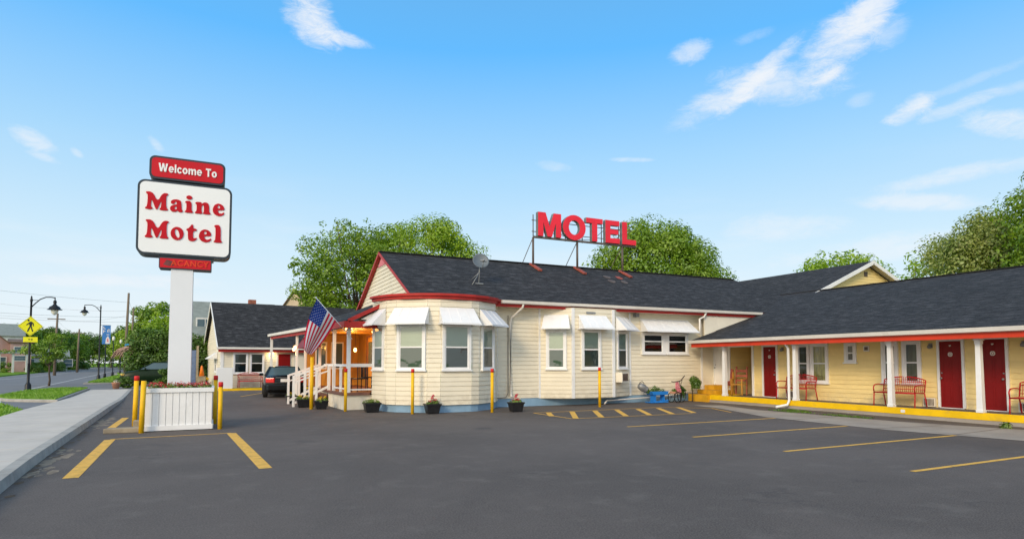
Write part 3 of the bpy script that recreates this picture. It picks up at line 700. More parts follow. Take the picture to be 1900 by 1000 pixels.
# rakes, eave, gutter
mb = MB()
for ya, yb in ((19.42, 24), (28.58, 24)):
    mb = MB(); mb.bar((5.73, ya, EV-.08), (5.73, 24, RG-.055), .025, .10, (0, 0, 1)); mb.bar((5.81, ya, EV-.12), (5.81, 24, RG-.09), .13, .02, (0, 0, 1))
    mb.build('rake_board', 'red_trim', OB)
mb = MB(); mb.prism([(5.875, 23.35, 5.42), (5.875, 24.65, 5.42), (5.875, 24, 5.80)], (-.02, 0, 0)); mb.build('gable_peak_panel', 'pink_cloth', OB)
mb = MB(); mb.prism([(9.0, 19.52, EV-.02), (9.0, 19.36, EV-.02), (9.0, 19.38, EV-.12), (9.0, 19.52, EV-.14)], (12.6, 0, 0)); mb.build('gutter', 'gutter_white', OB)
mb = MB(); mb.box(8.6, 22.3, 19.53, 19.56, EV-.24, EV-.02); mb.build('fascia', 'red_trim', OB)
mb = MB(); mb.box(8.9, 22.2, 19.565, Y0+.02, EV-.21, EV-.19); mb.build('soffit', 'cream_panel', OB)
mb = MB()
mb.tube([(9.85, 19.44, 3.68), (9.85, 19.5, 3.56), (9.62, 19.93, 3.22), (9.60, 19.97, 3.0), (9.60, 19.97, .45), (9.58, 19.85, .36)], .042, 8); mb.build('downspout', 'gutter_white', OB); mb = MB()
mb.tube([(18.42, 19.46, 3.66), (18.35, 19.5, 3.5), (18.1, 19.5, 3.4), (18.06, 19.46, 2.75)], .04, 8)
mb.build('downspout', 'gutter_white', OB)
mb = MB(); mb.tube([(9.5, 19.98, 3.3), (9.5, 19.98, .5), (9.4, 19.95, .34), (9.0, 19.9, .33), (8.85, 19.8, .45), (8.82, 19.75, .6)], .014, 6); mb.build('cable', 'steel_brown', OB); mb = MB()
mb.tube([(13.3, 19.45, .05), (13.5, 19.6, .14), (15.2, 19.8, .18), (16.4, 19.9, .22), (17.4, 19.95, .3), (18.1, 19.9, .42)], .03, 6)
mb.build('pipe', 'gutter_white', OB)
mb = MB(); mb.prism([(17.0+1.45, 19.60, 2.55), (18.45, 19.60, 3.58), (22.15, 19.60, 3.58), (21.55, 19.60, 3.52)], (0, .05, 0)); mb.build('infill_panel', 'cream_panel', OB)
mb = MB(); mb.box(12.45, 12.85, 19.36, 19.385, 3.42, 3.49); mb.build('name_plate', 'galv', OB)
mb = MB(); mb.box(15.1, 15.28, 19.86, 20.03, 3.42, 3.56); mb.build('flood_light', 'galv', OB)
# window air conditioner on the box bay
F, L = wallframe(B2, B3)
mb = MB(F @ Matrix.Translation((.12, -.012, .84))); mb.box(0, .52, -.30, 0, 0, .38); ac = mb.build('air_conditioner', 'cream_panel', OB, bevel=.01)
mb = MB(F @ Matrix.Translation((.12, -.012, .84)))
for k in range(11): mb.box(.05+k*.04, .05+k*.04+.018, -.312, -.302, .05, .33)
mb.build('grille', 'steel_brown', ac)
mb = MB(F @ Matrix.Translation((.12, -.012, .84)))
for k in range(9): mb.box(.522, .53, -.27+k*.028, -.257+k*.028, .05, .33)
mb.build('side_louvre', 'steel_brown', ac)

# ------------------------------------------------------------------ entrance porch and covered walk
PZ = .58
PO = thing('entrance_porch', 'white railed entrance porch with brown deck, red fascia and glowing wooden interior', 'porch', (4.6, 22.5, 0))
mb = MB(); dk = [(4.9, 21.3), (4.75, 20.95), (3.85, 21.0), (3.72, 23.3), (3.72, 28.2), (5.88, 28.2), (5.88, 22.4), (5.2, 22.2), (4.95, 21.6)]
mb.prism([(x, y, PZ-.09) for x, y in dk], (0, 0, .09)); mb.build('deck', 'deck_brown', PO, recalc=True)
mb = MB()
for p, q in (((4.86, 21.06), (3.92, 21.08)), ((3.92, 21.08), (3.80, 23.4)), ((3.80, 23.4), (3.80, 28.0))):
    a, b = Vector(q), Vector(p); d = (b-a); L = d.length; F = frame((a.x, a.y, 0), math.atan2(d.y, d.x))
    if q[0] != p[0] or True:
        mb.m = F; mb.box(0, L, -.0, .04, 0, PZ-.09); n = int(L/.3)
        for k in range(n+1): mb.box(k*L/max(n, 1)-.012, k*L/max(n, 1)+.012, -.012, -.001, 0, PZ-.09)
mb.m = Matrix.Identity(4); mb.build('skirt_panel', 'cream_panel', PO)
posts = [(4.05, 21.06, .12), (3.86, 22.75, .105), (3.72, 25.2, .10), (3.5, 27.8, .10)]
for x, y, w in posts:
    mb = MB(); mb.box(x-w/2, x+w/2, y-w/2, y+w/2, PZ, 2.78); mb.box(x-w/2-.025, x+w/2+.025, y-w/2-.025, y+w/2+.025, 2.66, 2.72)
    mb.build('post', 'white_paint', PO, bevel=.006)
def rail(mb, p, q, z0, z1, th=.05, hh=.085): mb.bar((*p, z0), (*q, z1), th, hh)
mb = MB(); rail(mb, (4.11, 21.06), (4.84, 21.04), 1.50, 1.50, .05, .11); rail(mb, (4.03, 21.12), (3.88, 22.69), 1.5, 1.5); rail(mb, (3.85, 22.8), (3.72, 24.0), 1.5, 1.5)
rail(mb, (4.11, 21.06), (4.84, 21.04), .68, .68, .04, .05); rail(mb, (4.03, 21.12), (3.88, 22.69), .70, .70, .04, .05)
for k, y in enumerate((21.9,)): mb.box(3.95-.04, 3.95+.04, y-.04, y+.04, PZ, 1.46)
mb.box(3.74, 3.84, 23.35, 23.45, PZ, 1.46)
mb.build('railing', 'white_paint', PO)
# steps down to the lot
for k in range(3):
    mb = MB(); x1 = 3.75-.30*k; mb.box(x1-.32, x1-.002*k, 23.45, 25.1, 0, PZ-.145*(k+1)); mb.build('step', 'deck_brown', PO)
for y in (23.4, 25.15):
    mb = MB()
    mb.bar((3.75, y, 1.52), (2.58, y, 1.10), .045, .08); mb.bar((3.75, y, 1.28), (2.58, y, .88), .035, .05); mb.bar((3.75, y, .70), (2.6, y, .14), .045, .08)
    for x, zt in ((2.56, 1.12), (2.95, 1.24), (3.35, 1.38)): mb.box(x-.04, x+.04, y-.04, y+.04, 0.0, zt)
    mb.build('stair_railing', 'white_paint', PO)
# lit timber-lined inner wall
mb = MB(); y = 28.2
for k in range(40): mb.box(5.84, 5.868-(k % 2)*.008, 22.62+k*.14, 22.62+k*.14+.13, PZ, 2.85)
mb.build('inner_wall', 'orange_wood', PO)
mb = MB(); mb.box(5.78, 5.835, 25.0, 25.95, PZ, 2.62); d = mb.build('door', 'orange_wood', PO)
mb = MB(); mb.box(5.765, 5.775, 25.15, 25.8, 1.5, 2.45); mb.build('pane', 'car_glass', d)
mb = MB(); mb.box(5.74, 5.80, 24.9, 25.0, PZ, 2.7); mb.box(5.74, 5.80, 25.95, 26.05, PZ, 2.7); mb.box(5.74, 5.80, 25.0, 25.95, 2.62, 2.7); mb.build('door_frame', 'deck_brown', PO)
mb = MB(); mb.box(3.62, 5.86, 28.1, 28.16, PZ, 2.8)
for k in range(15): mb.box(3.64+k*.15, 3.64+k*.15+.135, 28.085-(k % 2)*.012, 28.098, PZ, 2.8)
mb.build('back_wall', 'orange_wood', PO)
for xx, w_ in ((4.62, .55), (3.95, .5)):
    mb = MB(frame((xx, 28.09, 0), 0)); mb.box(0, w_, -.02, 0, 1.3, 2.5); wn_ = mb.build('window', 'white_paint', PO)
    mb = MB(frame((xx, 28.09, 0), 0)); mb.box(.06, w_-.06, -.03, -.022, 1.36, 2.44); mb.build('pane', 'car_glass', wn_)
# porch roof: lean-to, eave runs away from the street corner
mb = MB(); E0, E1, E2 = Vector((3.78, 20.35, 2.95)), Vector((3.2, 27.0, 2.98)), Vector((2.45, 33.6, 3.0))
roof_face(mb, [E0, E1, (5.9, 27.0, 3.98), (5.9, 20.35, 3.98)][::-1], (0, 1, 0), (1, 0, .5))
roof_face(mb, [E1, E2, (5.9, 37.5, 3.98), (5.9, 27.0, 3.98)][::-1], (0, 1, 0), (1, 0, .5))
mb.prism([E0+Vector((.03, .02, -.03)), E1+Vector((.03, 0, -.03)), E2+Vector((.03, 0, -.03)), Vector((5.86, 37.5, 3.9)), Vector((5.86, 20.4, 3.9))], (0, 0, -.03))
pr = mb.build('roof', 'shingles', PO)
mb = MB(); mb.box(4.0, 5.86, 20.9, 28.1, 2.80, 2.82); mb.build('ceiling', 'orange_wood', PO)
mb = MB(); mb.bar(E0+Vector((0, 0, -.10)), E1.lerp(E0, .35)+Vector((0, 0, -.10)), .04, .2); mb.bar(E0+Vector((0, -.02, -.11)), (4.85, 20.33, 2.84), .04, .22)
mb.bar(E0+Vector((.1, -.02, .01)), (5.6, 20.33, 3.82), .04, .12)
mb.bar(E1.lerp(E0, .35)+Vector((.06, 0, -.16)), E2+Vector((.06, 0, -.16)), .04, .12)
mb.build('fascia', 'red_trim', PO)
mb = MB(); mb.prism([(4.3, 20.42, 3.02), (5.5, 20.42, 3.02), (5.5, 20.42, 3.68)], (0, .03, 0)); mb.build('gable_infill', 'cream_panel', PO)
mb = MB(); mb.bar(E1.lerp(E0, .35)+Vector((-.03, 0, -.03)), E2+Vector((-.03, 0, -.03)), .10, .12); mb.build('gutter', 'gutter_white', PO)
mb = MB(); mb.box(2.5, 2.62, 33.4, 33.52, 0, 2.95); mb.build('post', 'white_paint', PO)
mb = MB(); mb.box(3.15, 3.25, 28.2, 28.3, .0, 2.8); mb.build('post', 'white_paint', PO)
# red barrel canopy above the stair head
mb = MB(); n = 10; y0_, y1_ = 24.2, 27.2
arc = [(3.05+1.05*(1-math.cos(math.pi*.5*k/n))*.0+.55*(k/n), 2.18+.62*math.sin(math.pi*.5*k/n)) for k in range(n+1)]
for (xa, za), (xb, zb) in zip(arc, arc[1:]): mb.poly([(xa, y0_, za), (xb, y0_, zb), (xb, y1_, zb), (xa, y1_, za)])
mb.poly([(x, y0_, z) for x, z in arc]+[(arc[-1][0], y0_, 2.18)]); mb.poly([(x, y1_, z) for x, z in arc]+[(arc[-1][0], y1_, 2.18)])
mb.build('canopy', 'red_door', PO)
mb = MB(); mb.lathe([(.0, 0), (.08, .01), (.10, .06), (.05, .12)], (5.2, 22.3, 2.66), 12); mb.build('ceiling_lamp', 'lamp_warm', PO)
mb = MB(); mb.lathe([(.0, 0), (.11, .01), (.12, .06), (.05, .09)], (4.12, 21.45, 2.70), 12); mb.build('ceiling_lamp', 'lamp_warm', PO)
for x, y, z in ((4.9, 24.2, 2.0), (3.05, 27.6, 2.15), (3.2, 29.4, 2.1)):
    mb = MB(); mb.lathe([(.01, 0), (.055, .03), (.06, .10), (.03, .16)], (x, y, z), 10); l_ = mb.build('hanging_lamp', 'lamp_warm', PO)
    mb = MB(); mb.tube([(x, y, z+.16), (x, y, 2.8)], .008, 5); mb.build('cord', 'black_metal', l_)
def point(name, loc, e, col=(1, .55, .2), r=.08):
    l = bpy.data.lights.new(name, 'POINT'); l.energy = e; l.color = col; l.shadow_soft_size = r
    o = bpy.data.objects.new(name, l); COL.objects.link(o); o.location = loc
point('porch_light', (4.9, 25.2, 2.3), 75, (1, .46, .10)); point('porch_light', (4.9, 23.2, 2.4), 18, (1, .50, .13)); point('porch_light', (4.5, 22.1, 2.5), 9); point('walk_light', (3.1, 28.6, 2.0), 12); 

# porch chairs in silhouette
def porch_chair(x, y, rz, label):
    t = thing('porch_chair', label, 'chair', (x, y, PZ), rz, 'dark chairs on the office porch')
    F = frame((x, y, PZ), rz)
    mb = MB(F); mb.box(-.22, .22, -.22, .22, .43, .47); mb.build('seat', 'black_metal', t)
    for sx in (-1, 1):
        for sy in (-1, 1):
            mb = MB(F); mb.tube([(sx*.2, sy*.2, 0), (sx*.2, sy*.2, .43 if sy < 0 else .95)], .016, 6); mb.build('leg', 'black_metal', t)
    mb = MB(F); mb.bar((-.2, .2, .93), (.2, .2, .93), .03, .05)
    for k in range(5): mb.tube([(-.14+.07*k, .2, .47), (-.14+.07*k, .2, .92)], .009, 5)
    mb.build('backrest', 'black_metal', t)
porch_chair(4.6, 21.9, R(200), 'dark metal chair on the porch just behind the front railing post')
porch_chair(5.3, 23.6, R(100), 'dark metal chair on the porch against the glowing timber wall')

# ------------------------------------------------------------------ guest wing
GW = thing('guest_wing', 'long yellow guest room wing with dark shingle roof and red doors', 'building', (19.4, 12, 0))
EX, EZ, RGX, RGZ = 17.62, 2.50, 26.0, 5.03
YS = -8.0
mb = MB()
sl = (RGZ-EZ)/(RGX-EX)
roof_face(mb, [(EX, 19.5, EZ), (EX, YS, EZ), (RGX, YS, RGZ), (RGX, 25.0, RGZ), (22.3, 25.0, EZ+sl*(22.3-EX)), (19.0, 19.5, EZ+sl*(19.0-EX))], (0, -1, 0), (1, 0, sl))
roof_face(mb, [(34.4, YS, EZ), (34.4, 25, EZ), (RGX, 25, RGZ), (RGX, YS, RGZ)], (0, 1, 0), (-1, 0, sl))
gr = mb.build('roof', 'shingles', GW)
mb = MB(); mb.bar((RGX, YS, RGZ+.01), (RGX, 25, RGZ+.01), .26, .03); mb.build('ridge_cap', 'shingles', gr)
mb = MB(); mb.prism([(EX-.10, YS, EZ-.01), (EX+.03, YS, EZ-.01), (EX+.03, YS, EZ-.14), (EX-.07, YS, EZ-.12)], (0, 19.5-YS+.1, 0)); mb.build('gutter', 'gutter_white', GW)
mb = MB(); mb.box(EX+.05, EX+.09, YS, 19.55, 2.215, 2.455); mb.build('fascia', 'red_beam', GW)
mb = MB(); mb.box(18.02, 18.14, YS, 18.4, 2.245, 2.44); mb.build('beam', 'red_beam', GW)
mb = MB(); mb.box(EX+.10, 18.0, YS, 19.6, 2.43, 2.445); mb.box(18.15, 19.45, YS, 20.0, 2.36, 2.38); mb.build('porch_ceiling', 'soffit', GW)
WX, WFZ = 19.4, .26
mb = MB(); FW = frame((WX, 18.0, 0), R(-90))      # x runs towards the viewer's right (-Y), inward is +X
siding(mb, frame((WX, 17.98, 0), R(-90)), 26, WFZ, 2.36); siding(mb, frame((WX, 20.05, 0), R(-90)), .85, WFZ, 2.36)
mb.box(19.405, 19.5, 19.14, 20.05, WFZ, 2.36); mb.box(19.405, 19.5, YS, 17.98, WFZ, 2.36)
mb.build('wall', 'siding_yellow', GW)
mb = MB(); mb.box(19.5, 21.8, 19.14, 19.2, WFZ, 2.36); mb.box(19.5, 21.8, 17.92, 17.98, WFZ, 2.36); mb.box(21.7, 21.8, 17.9, 19.2, WFZ, 2.36)
mb.box(19.4, 21.8, 17.9, 19.2, 2.362, 2.4); mb.build('alcove', 'siding_yellow', GW)
mb = MB(); mb.box(18.06, 19.6, YS, 18.55, .02, WFZ); mb.box(19.6, 21.8, 17.9, 19.2, .02, WFZ); mb.build('floor', 'floor_grey', GW)
mb = MB(); mb.box(18.0, 18.055, YS, 18.9, .10, WFZ+.03); mb.box(18.056, 19.39, 18.56, 18.9, .27, WFZ+.035); mb.build('floor_edge', 'yellow_kerb', GW, bevel=.008)
mb = MB(); mb.box(18.01, 18.05, YS, 18.9, -.02, .10); mb.build('plinth', 'concrete', GW)
for z0, z1, x0, y0 in ((WFZ+.03, WFZ+.20, 18.35, 18.2), (WFZ+.20, WFZ+.39, 18.75, 18.75)):
    mb = MB(); mb.box(x0, 19.38, y0+.7, 19.98, z0, z1); mb.build('step', 'step_yellow', GW, bevel=.008)
mb = MB(); mb.box(17.85, 19.38, 18.905, 19.98, 0, WFZ+.03); mb.build('landing', 'step_yellow', GW, bevel=.008)
# doors, from the office end towards the right edge
def door(y_hi, y_lo, z0, z1, m, knobside, num=True):
    w = y_hi-y_lo; F = frame((WX, y_hi, z0), R(-90)); mb = MB(F); h = z1-z0; c = .07
    mb.box(-c, 0, -.07, .01, 0, h+c); mb.box(w, w+c, -.07, .01, 0, h+c); mb.box(0, w, -.07, .01, h, h+c); mb.box(-.02, w+.02, -.07, .01, -.035, 0)
    mb.build('door_frame', 'white_paint', GW)
    mb = MB(F); mb.box(.004, w-.004, -.045, .0, .004, h-.004)
    d = mb.build('door', m, GW)
    mb = MB(F)
    for px0, px1 in ((.14, .46), (.54, .86)):
        for pz0, pz1 in ((.06, .34), (.40, .72), (.78, .93)):
            x0, x1, a, b = w*px0, w*px1, h*pz0, h*pz1
            for q in ((x0, x1, a, a+.012), (x0, x1, b-.012, b), (x0, x0+.012, a+.012, b-.012), (x1-.012, x1, a+.012, b-.012)): mb.box(q[0], q[1], -.051, -.0455, q[2], q[3])
    mb.build('door_panel', m, d)
    kx = w*.09 if knobside < 0 else w*.91
    mb = MB(F @ Matrix.Translation((kx, -.05, h*.44)) @ Matrix.Rotation(R(90), 4, 'X')); mb.lathe([(.012, 0), (.012, .03), (.03, .04), (.03, .06), (.01, .065)], (0, 0, 0), 10)
    mb.m = F @ Matrix.Translation((kx, -.05, h*.52)) @ Matrix.Rotation(R(90), 4, 'X'); mb.lathe([(.022, 0), (.022, .012), (.01, .016)], (0, 0, 0), 10)
    mb.build('door_handle', 'galv', d)
    if num:
        mb = MB(F @ Matrix.Translation((w*.5, -.027, h*.80)) @ Matrix.Rotation(R(90), 4, 'X'))
        o_ = [(.06, -.06), (.06, .06), (-.06, .06), (-.06, -.06)]
        mb2 = text_mb([chaikin([(x*1.0, z*1.0) for x, z in o_], 1), chaikin([(x*.62, z*.62) for x, z in o_], 1)], .01, F @ Matrix.Translation((w*.5, -.054, h*.80)))
        mb2.build('number_plate', 'gutter_white', d)
        mb = MB(F @ Matrix.Translation((w*.5, -.05, h*.80))); mb.box(-.018, .018, -.008, 0, -.022, .022); mb.build('number_mark', 'gutter_white', d)
        mb = MB(F @ Matrix.Translation((w*.5, -.05, h*.93))); mb.box(-.03, .03, -.006, 0, -.004, .02); mb.box(-.02, .015, -.008, -.0065, -.022, -.006); mb.build('peephole_plate', 'gutter_white', d)
door(20.0, 19.30, .68, 2.25, 'white_paint', -1, False)
door(17.37, 16.77, .28, 2.20, 'red_door', 1)
door(10.87, 10.27, .28, 2.22, 'red_door', -1)
door(9.78, 9.18, .28, 2.24, 'red_door', 1)
door(4.2, 3.6, .28, 2.24, 'red_door', 1)
for yv in (17.92, 19.17): mb = MB(); mb.box(WX-.045, WX, yv-.05, yv+.05, WFZ, 2.3); mb.build('alcove_trim', 'white_paint', GW)
mb = MB(); mb.box(WX-.045, WX, 17.97, 19.12, 2.22, 2.3); mb.build('alcove_trim', 'white_paint', GW)
def wwin(y_hi, y_lo, z0, z1, blind, **k):
    return window(GW, frame((WX-.005, y_hi, z0), R(-90)), y_hi-y_lo, z1-z0, blind, .09, lower='glass', **k)
wwin(15.86, 15.30, .88, 2.27, 'curtain_olive'); wwin(15.27, 14.55, .88, 2.27, 'curtain_yellow')
wwin(13.93, 13.50, 1.60, 2.26, 'dark_room')
wwin(12.64, 12.10, .95, 2.26, 'curtain_olive'); wwin(11.98, 11.40, .95, 2.26, 'curtain_olive')
wwin(7.6, 7.0, .95, 2.26, 'curtain_olive'); wwin(6.9, 6.3, .95, 2.26, 'curtain_olive')
mb = MB()
mb.box(WX-.05, WX-.02, 13.04, 13.24, 1.96, 2.15)
mb.build('wall_vent', 'gutter_white', GW)
mb = MB(); mb.box(WX-.056, WX-.05, 13.08, 13.20, 2.0, 2.11); mb.build('vent_grille', 'steel_brown', GW)
for yv in (16.48, 11.12, 8.75):
    mb = MB(frame((WX-.02, yv, 2.05), R(-90))); mb.box(-.05, .05, -.03, 0, -.02, .12); mb.lathe([(.03, 0), (.055, -.04), (.055, -.10), (.02, -.12)], (0, -.08, .08), 10); mb.build('wall_lamp', 'galv', GW)
for yv in (15.95, 11.0, 8.55):
    mb = MB(frame((WX-.02, yv+.35, WFZ+.02), R(-90))); mb.box(0, .34, -.09, 0, 0, .26)
    v_ = mb.build('floor_vent', 'cream_panel', GW)
    mb = MB(frame((WX-.02, yv+.35, WFZ+.02), R(-90)))
    for k in range(8): mb.box(.03+k*.037, .03+k*.037+.02, -.097, -.091, .03, .23)
    mb.build('grille', 'steel_brown', v_)
for yv in (18.13, 14.85, 11.53, 9.17, 5.85, 2.5):
    mb = MB(); x = 18.07; mb.box(x-.085, x+.085, yv-.085, yv+.085, WFZ+.03, WFZ+.10)
    i0 = mb.addv([(x-.072, yv-.072, WFZ+.10), (x+.072, yv-.072, WFZ+.10), (x+.072, yv+.072, WFZ+.10), (x-.072, yv+.072, WFZ+.10),
              (x-.058, yv-.058, 2.08), (x+.058, yv-.058, 2.08), (x+.058, yv+.058, 2.08), (x-.058, yv+.058, 2.08)])
    for q in ((0,1,5,4),(1,2,6,5),(2,3,7,6),(3,0,4,7)): mb.face([i0+k for k in q])
    mb.box(x-.07, x+.07, yv-.07, yv+.07, 2.08, 2.17); mb.box(x-.09, x+.09, yv-.09, yv+.09, 2.17, 2.243)
    mb.build('column', 'white_paint', GW)
mb = MB(); mb.tube([(17.72, 15.02, 2.42), (17.8, 15.02, 2.22), (17.93, 15.02, 2.1), (17.93, 15.02, .28), (17.87, 15.05, .13), (17.5, 15.22, .06)], .045, 8); mb.build('downspout', 'white_paint', GW)
mb = MB(); mb.box(17.985, 17.998, 11.1, 11.22, .15, .23); mb.build('outlet_cover', 'white_paint', GW)

# rear wing seen above the guest wing
RW = thing('rear_wing', 'rear motel wing with white trimmed gable rising behind the long guest wing roof', 'building', (30, 24, 0))
gy, ax_, az_ = 20.3, 30.0, 6.75; s2 = .42; hw_ = 6.2
mb = MB()
roof_face(mb, [(ax_-hw_, 46, az_-s2*hw_), (ax_-hw_, gy-.45, az_-s2*hw_), (ax_, gy-.45, az_), (ax_, 46, az_)], (0, -1, 0), (1, 0, s2))
roof_face(mb, [(ax_+hw_, gy-.45, az_-s2*hw_), (ax_+hw_, 46, az_-s2*hw_), (ax_, 46, az_), (ax_, gy-.45, az_)], (0, 1, 0), (-1, 0, s2))
mb.build('roof', 'shingles', RW)
mb = MB(); hw2 = hw_-.3
siding(mb, frame((ax_-hw2, gy, 0), 0), 2*hw2, 3.9, az_-.15, xf=lambda z: (max(0, hw2-(az_-.12-z)/s2), min(2*hw2, hw2+(az_-.12-z)/s2)))
mb.box(ax_-hw2, ax_+hw2, gy+.01, 45.5, 0, 3.9); mb.build('wall', 'siding_yellow', RW)
for sg in (-1, 1):
    mb = MB(); mb.bar((ax_+sg*hw_, gy-.47, az_-s2*hw_-.09), (ax_, gy-.47, az_-.09), .035, .18); mb.build('rake_board', 'white_paint', RW)
    mb = MB(); mb.bar((ax_+sg*hw_, gy-.22, az_-s2*hw_-.05), (ax_, gy-.22, az_-.05), .42, .02); mb.build('soffit', 'soffit', RW)
mb = MB(); mb.box(ax_-.12, ax_+.12, gy-.05, gy-.02, az_-.75, az_-.5); mb.build('gable_vent', 'steel_brown', RW)

# ------------------------------------------------------------------ left annex
AX = thing('motel_annex', 'small cream motel annex with steep dark roof, red bench at its front wall', 'building', (.3, 39.2, 0), R(6))
FA = frame((.3, 39.2, 0), R(6))
mb = MB(FA); L = 9.0; D = 8.0
siding(mb, FA, L, .12, 2.45); siding(mb, FA @ frame((0, D, 0), R(-90)), D, .12, 2.42)
siding(mb, FA @ frame((0, D, 0), R(-90)), D, 2.42, 5.2, xf=lambda z: ((z-2.42)/2.95*4.0, 8-(z-2.42)/2.95*4.0))
mb.build('wall', 'siding', AX)
mb = MB(FA); roof_face(mb, [(-.25, -.35, 2.45), (L, -.35, 2.45), (L, 4, 5.42), (-.25, 4, 5.42)], (1, 0, 0), (0, 4.35, 2.97)); roof_face(mb, [(L, 8.35, 2.45), (-.25, 8.35, 2.45), (-.25, 4, 5.42), (L, 4, 5.42)], (-1, 0, 0), (0, -4.35, 2.97))
mb.build('roof', 'shingles', AX)
mb = MB(FA); mb.box(-.3, L, -.47, -.36, 2.36, 2.48); mb.build('gutter', 'gutter_white', AX)
mb = MB(FA); mb.box(-.2, L, -.34, -.29, 2.20, 2.37); mb.build('fascia', 'red_trim', AX)
mb = MB(FA); mb.bar((-.24, -.33, 2.38), (-.24, 4, 5.34), .04, .14); mb.build('rake_board', 'white_paint', AX); mb = MB(FA); mb.bar((-.24, 8.33, 2.38), (-.24, 4, 5.34), .04, .14); mb.build('rake_board', 'white_paint', AX)
mb = MB(FA); mb.box(-.04, .12, -.04, .06, .1, 2.36); mb.build('corner_board', 'white_paint', AX); mb = MB(FA); mb.box(3.0, 3.1, -.03, .0, .1, 2.36); mb.build('corner_board', 'white_paint', AX)
for x in (.62, 1.52): window(AX, FA @ Matrix.Translation((x, -.012, .95)), .82, 1.22, 'blind_dark', .08, lower='screen')
mb = MB(FA); mb.box(3.14, 3.82, -.05, -.005, .12, 2.1); mb.build('door', 'red_door', AX)
mb = MB(FA); mb.box(4.0, 4.62, -.05, -.005, .12, 2.1); mb.build('door', 'cream_panel', AX)
mb = MB(FA); mb.box(4.75, 6.1, -.05, -.005, .12, 2.1); mb.build('door', 'red_door', AX)
mb = MB(FA); mb.box(-.2, L, -1.0, -.02, -.01, .10); mb.build('step', 'concrete', AX)
mb = MB(FA); mb.box(-.25, L, -1.06, -1.003, -.01, .125); mb.build('step_edge', 'yellow_kerb', AX)
mb = MB(FA); mb.lathe([(.0, 0), (.10, .01), (.11, .06), (.05, .10)], (2.72, -.12, 2.12), 12); mb.build('wall_lamp', 'lamp_soft', AX)
point('annex_light', tuple(FA @ Vector((2.72, -.2, 2.05))), 9, (1, .72, .35))
awning(AX, FA @ frame((0, 3.2, 0), R(-90)) @ Matrix.Translation((0, -.02, 2.2)), 1.6, .35, .5)
window(AX, FA @ frame((0, 2.9, 1.0), R(-90)), .9, 1.0, 'blind', .08)
mb = MB(FA); mb.box(2.1, 2.55, 4.6, 5.0, 4.6, 5.75); mb.build('chimney', 'brick', AX)

# ------------------------------------------------------------------ roadside sign
SX0, SX1, SYF = -1.78, .29, 17.0
t = thing('motel_sign', 'tall white and red roadside motel sign on square white pillar', 'sign', (-.78, 17.25, 0))
mb = MB(); i = mb.addv([(-1.04, 17.02, .2), (-.54, 17.02, .2), (-.54, 17.5, .2), (-1.04, 17.5, .2), (-1.03, 17.04, 4.0), (-.55, 17.04, 4.0), (-.55, 17.5, 4.0), (-1.03, 17.5, 4.0)])
for q in ((0,1,5,4),(1,2,6,5),(2,3,7,6),(3,0,4,7),(4,5,6,7)): mb.face([i+k for k in q])
mb.build('pillar', 'pillar_white', t)
def panel(name, x0, x1, z0, z1, r, face, dep=.55):
    yc = SYF
    mb = MB(); mb.prism(rrect(x0, x1, z0, z1, r, yc), (0, dep, 0)); f = mb.build(name, 'dark_frame', t, recalc=True)
    b = .05 if z1-z0 > .3 else .022
    mb = MB(); mb.prism(rrect(x0+b, x1-b, z0+b, z1-b, r-b*.8, yc-.012), (0, .012, 0)); mb.build('panel_face', face, f, recalc=True)
    mb = MB(); mb.prism(rrect(x0+b, x1-b, z0+b, z1-b, r-b*.8, yc+dep), (0, .012, 0)); mb.build('panel_face', face, f, recalc=True)
    return f
pm = panel('main_panel', SX0, SX1, 4.20, 6.02, .17, 'sign_white')
pw = panel('header_panel', -1.55, .12, 6.06, 6.63, .13, 'sign_red')
pv = panel('vacancy_panel', -1.29, -.14, 3.88, 4.15, .03, 'sign_red', .4)
G = {}
G['M'] = (118, [[(0,0),(38,0),(39,9),(29,13),(31,60),(54,2),(62,2),(66,8),(84,54),(82,13),(74,9),(74,0),(118,0),(118,9),(109,13),(107,77),(118,81),(118,90),(88,90),(63,40),(38,90),(3,90),(2,81),(13,77),(10,13),(0,9)]])
G['a'] = (70, [[(71,7),(69,1),(60,-2),(48,-1),(43,7),(35,0),(22,-3),(7,1),(1,13),(5,26),(18,34),(36,37),(38,44),(35,52),(29,51),(26,42),(17,37),(6,41),(5,52),(16,61),(36,64),(54,61),(62,51),(63,17),(66,11)], [(37,29),(29,25),(25,16),(31,10),(38,14)]])
G['i'] = (46, [[(1,0),(46,0),(46,8),(38,12),(38,63),(4,61),(2,52),(10,49),(10,12),(1,8)], [(24+17*math.cos(a), 80+11*math.sin(a)) for a in [k*math.pi/5 for k in range(10)]]])
G['n'] = (88, [[(1,0),(42,0),(42,8),(37,12),(37,41),(43,48),(50,43),(50,12),(46,8),(46,0),(88,0),(88,8),(79,12),(79,46),(72,60),(58,64),(45,60),(37,52),(37,63),(4,61),(2,52),(10,49),(10,12),(1,8)]])
G['e'] = (70, [[(34,64),(52,60),(65,47),(68,30),(29,29),(32,17),(42,11),(54,13),(63,20),(68,15),(61,4),(47,-2),(30,-3),(13,4),(2,18),(1,34),(9,52),(22,61)], [(28,37),(43,39),(41,50),(35,55),(29,49)]])
G['o'] = (70, [[(35+34*math.cos(a), 31+34*math.sin(a)) for a in [k*math.pi/8 for k in range(16)]], [(35+11*math.cos(a)-6*math.sin(a), 31+22*math.sin(a)) for a in [k*math.pi/6 for k in range(12)]]])
G['t'] = (58, [[(2,51),(2,58),(14,63),(22,73),(28,83),(38,83),(38,63),(56,63),(56,51),(38,51),(38,20),(42,13),(49,14),(55,18),(59,12),(50,2),(36,-3),(20,-1),(11,9),(11,51)]])
G['l'] = (46, [[(1,0),(46,0),(46,8),(38,12),(38,93),(4,91),(2,82),(10,79),(10,12),(1,8)]])
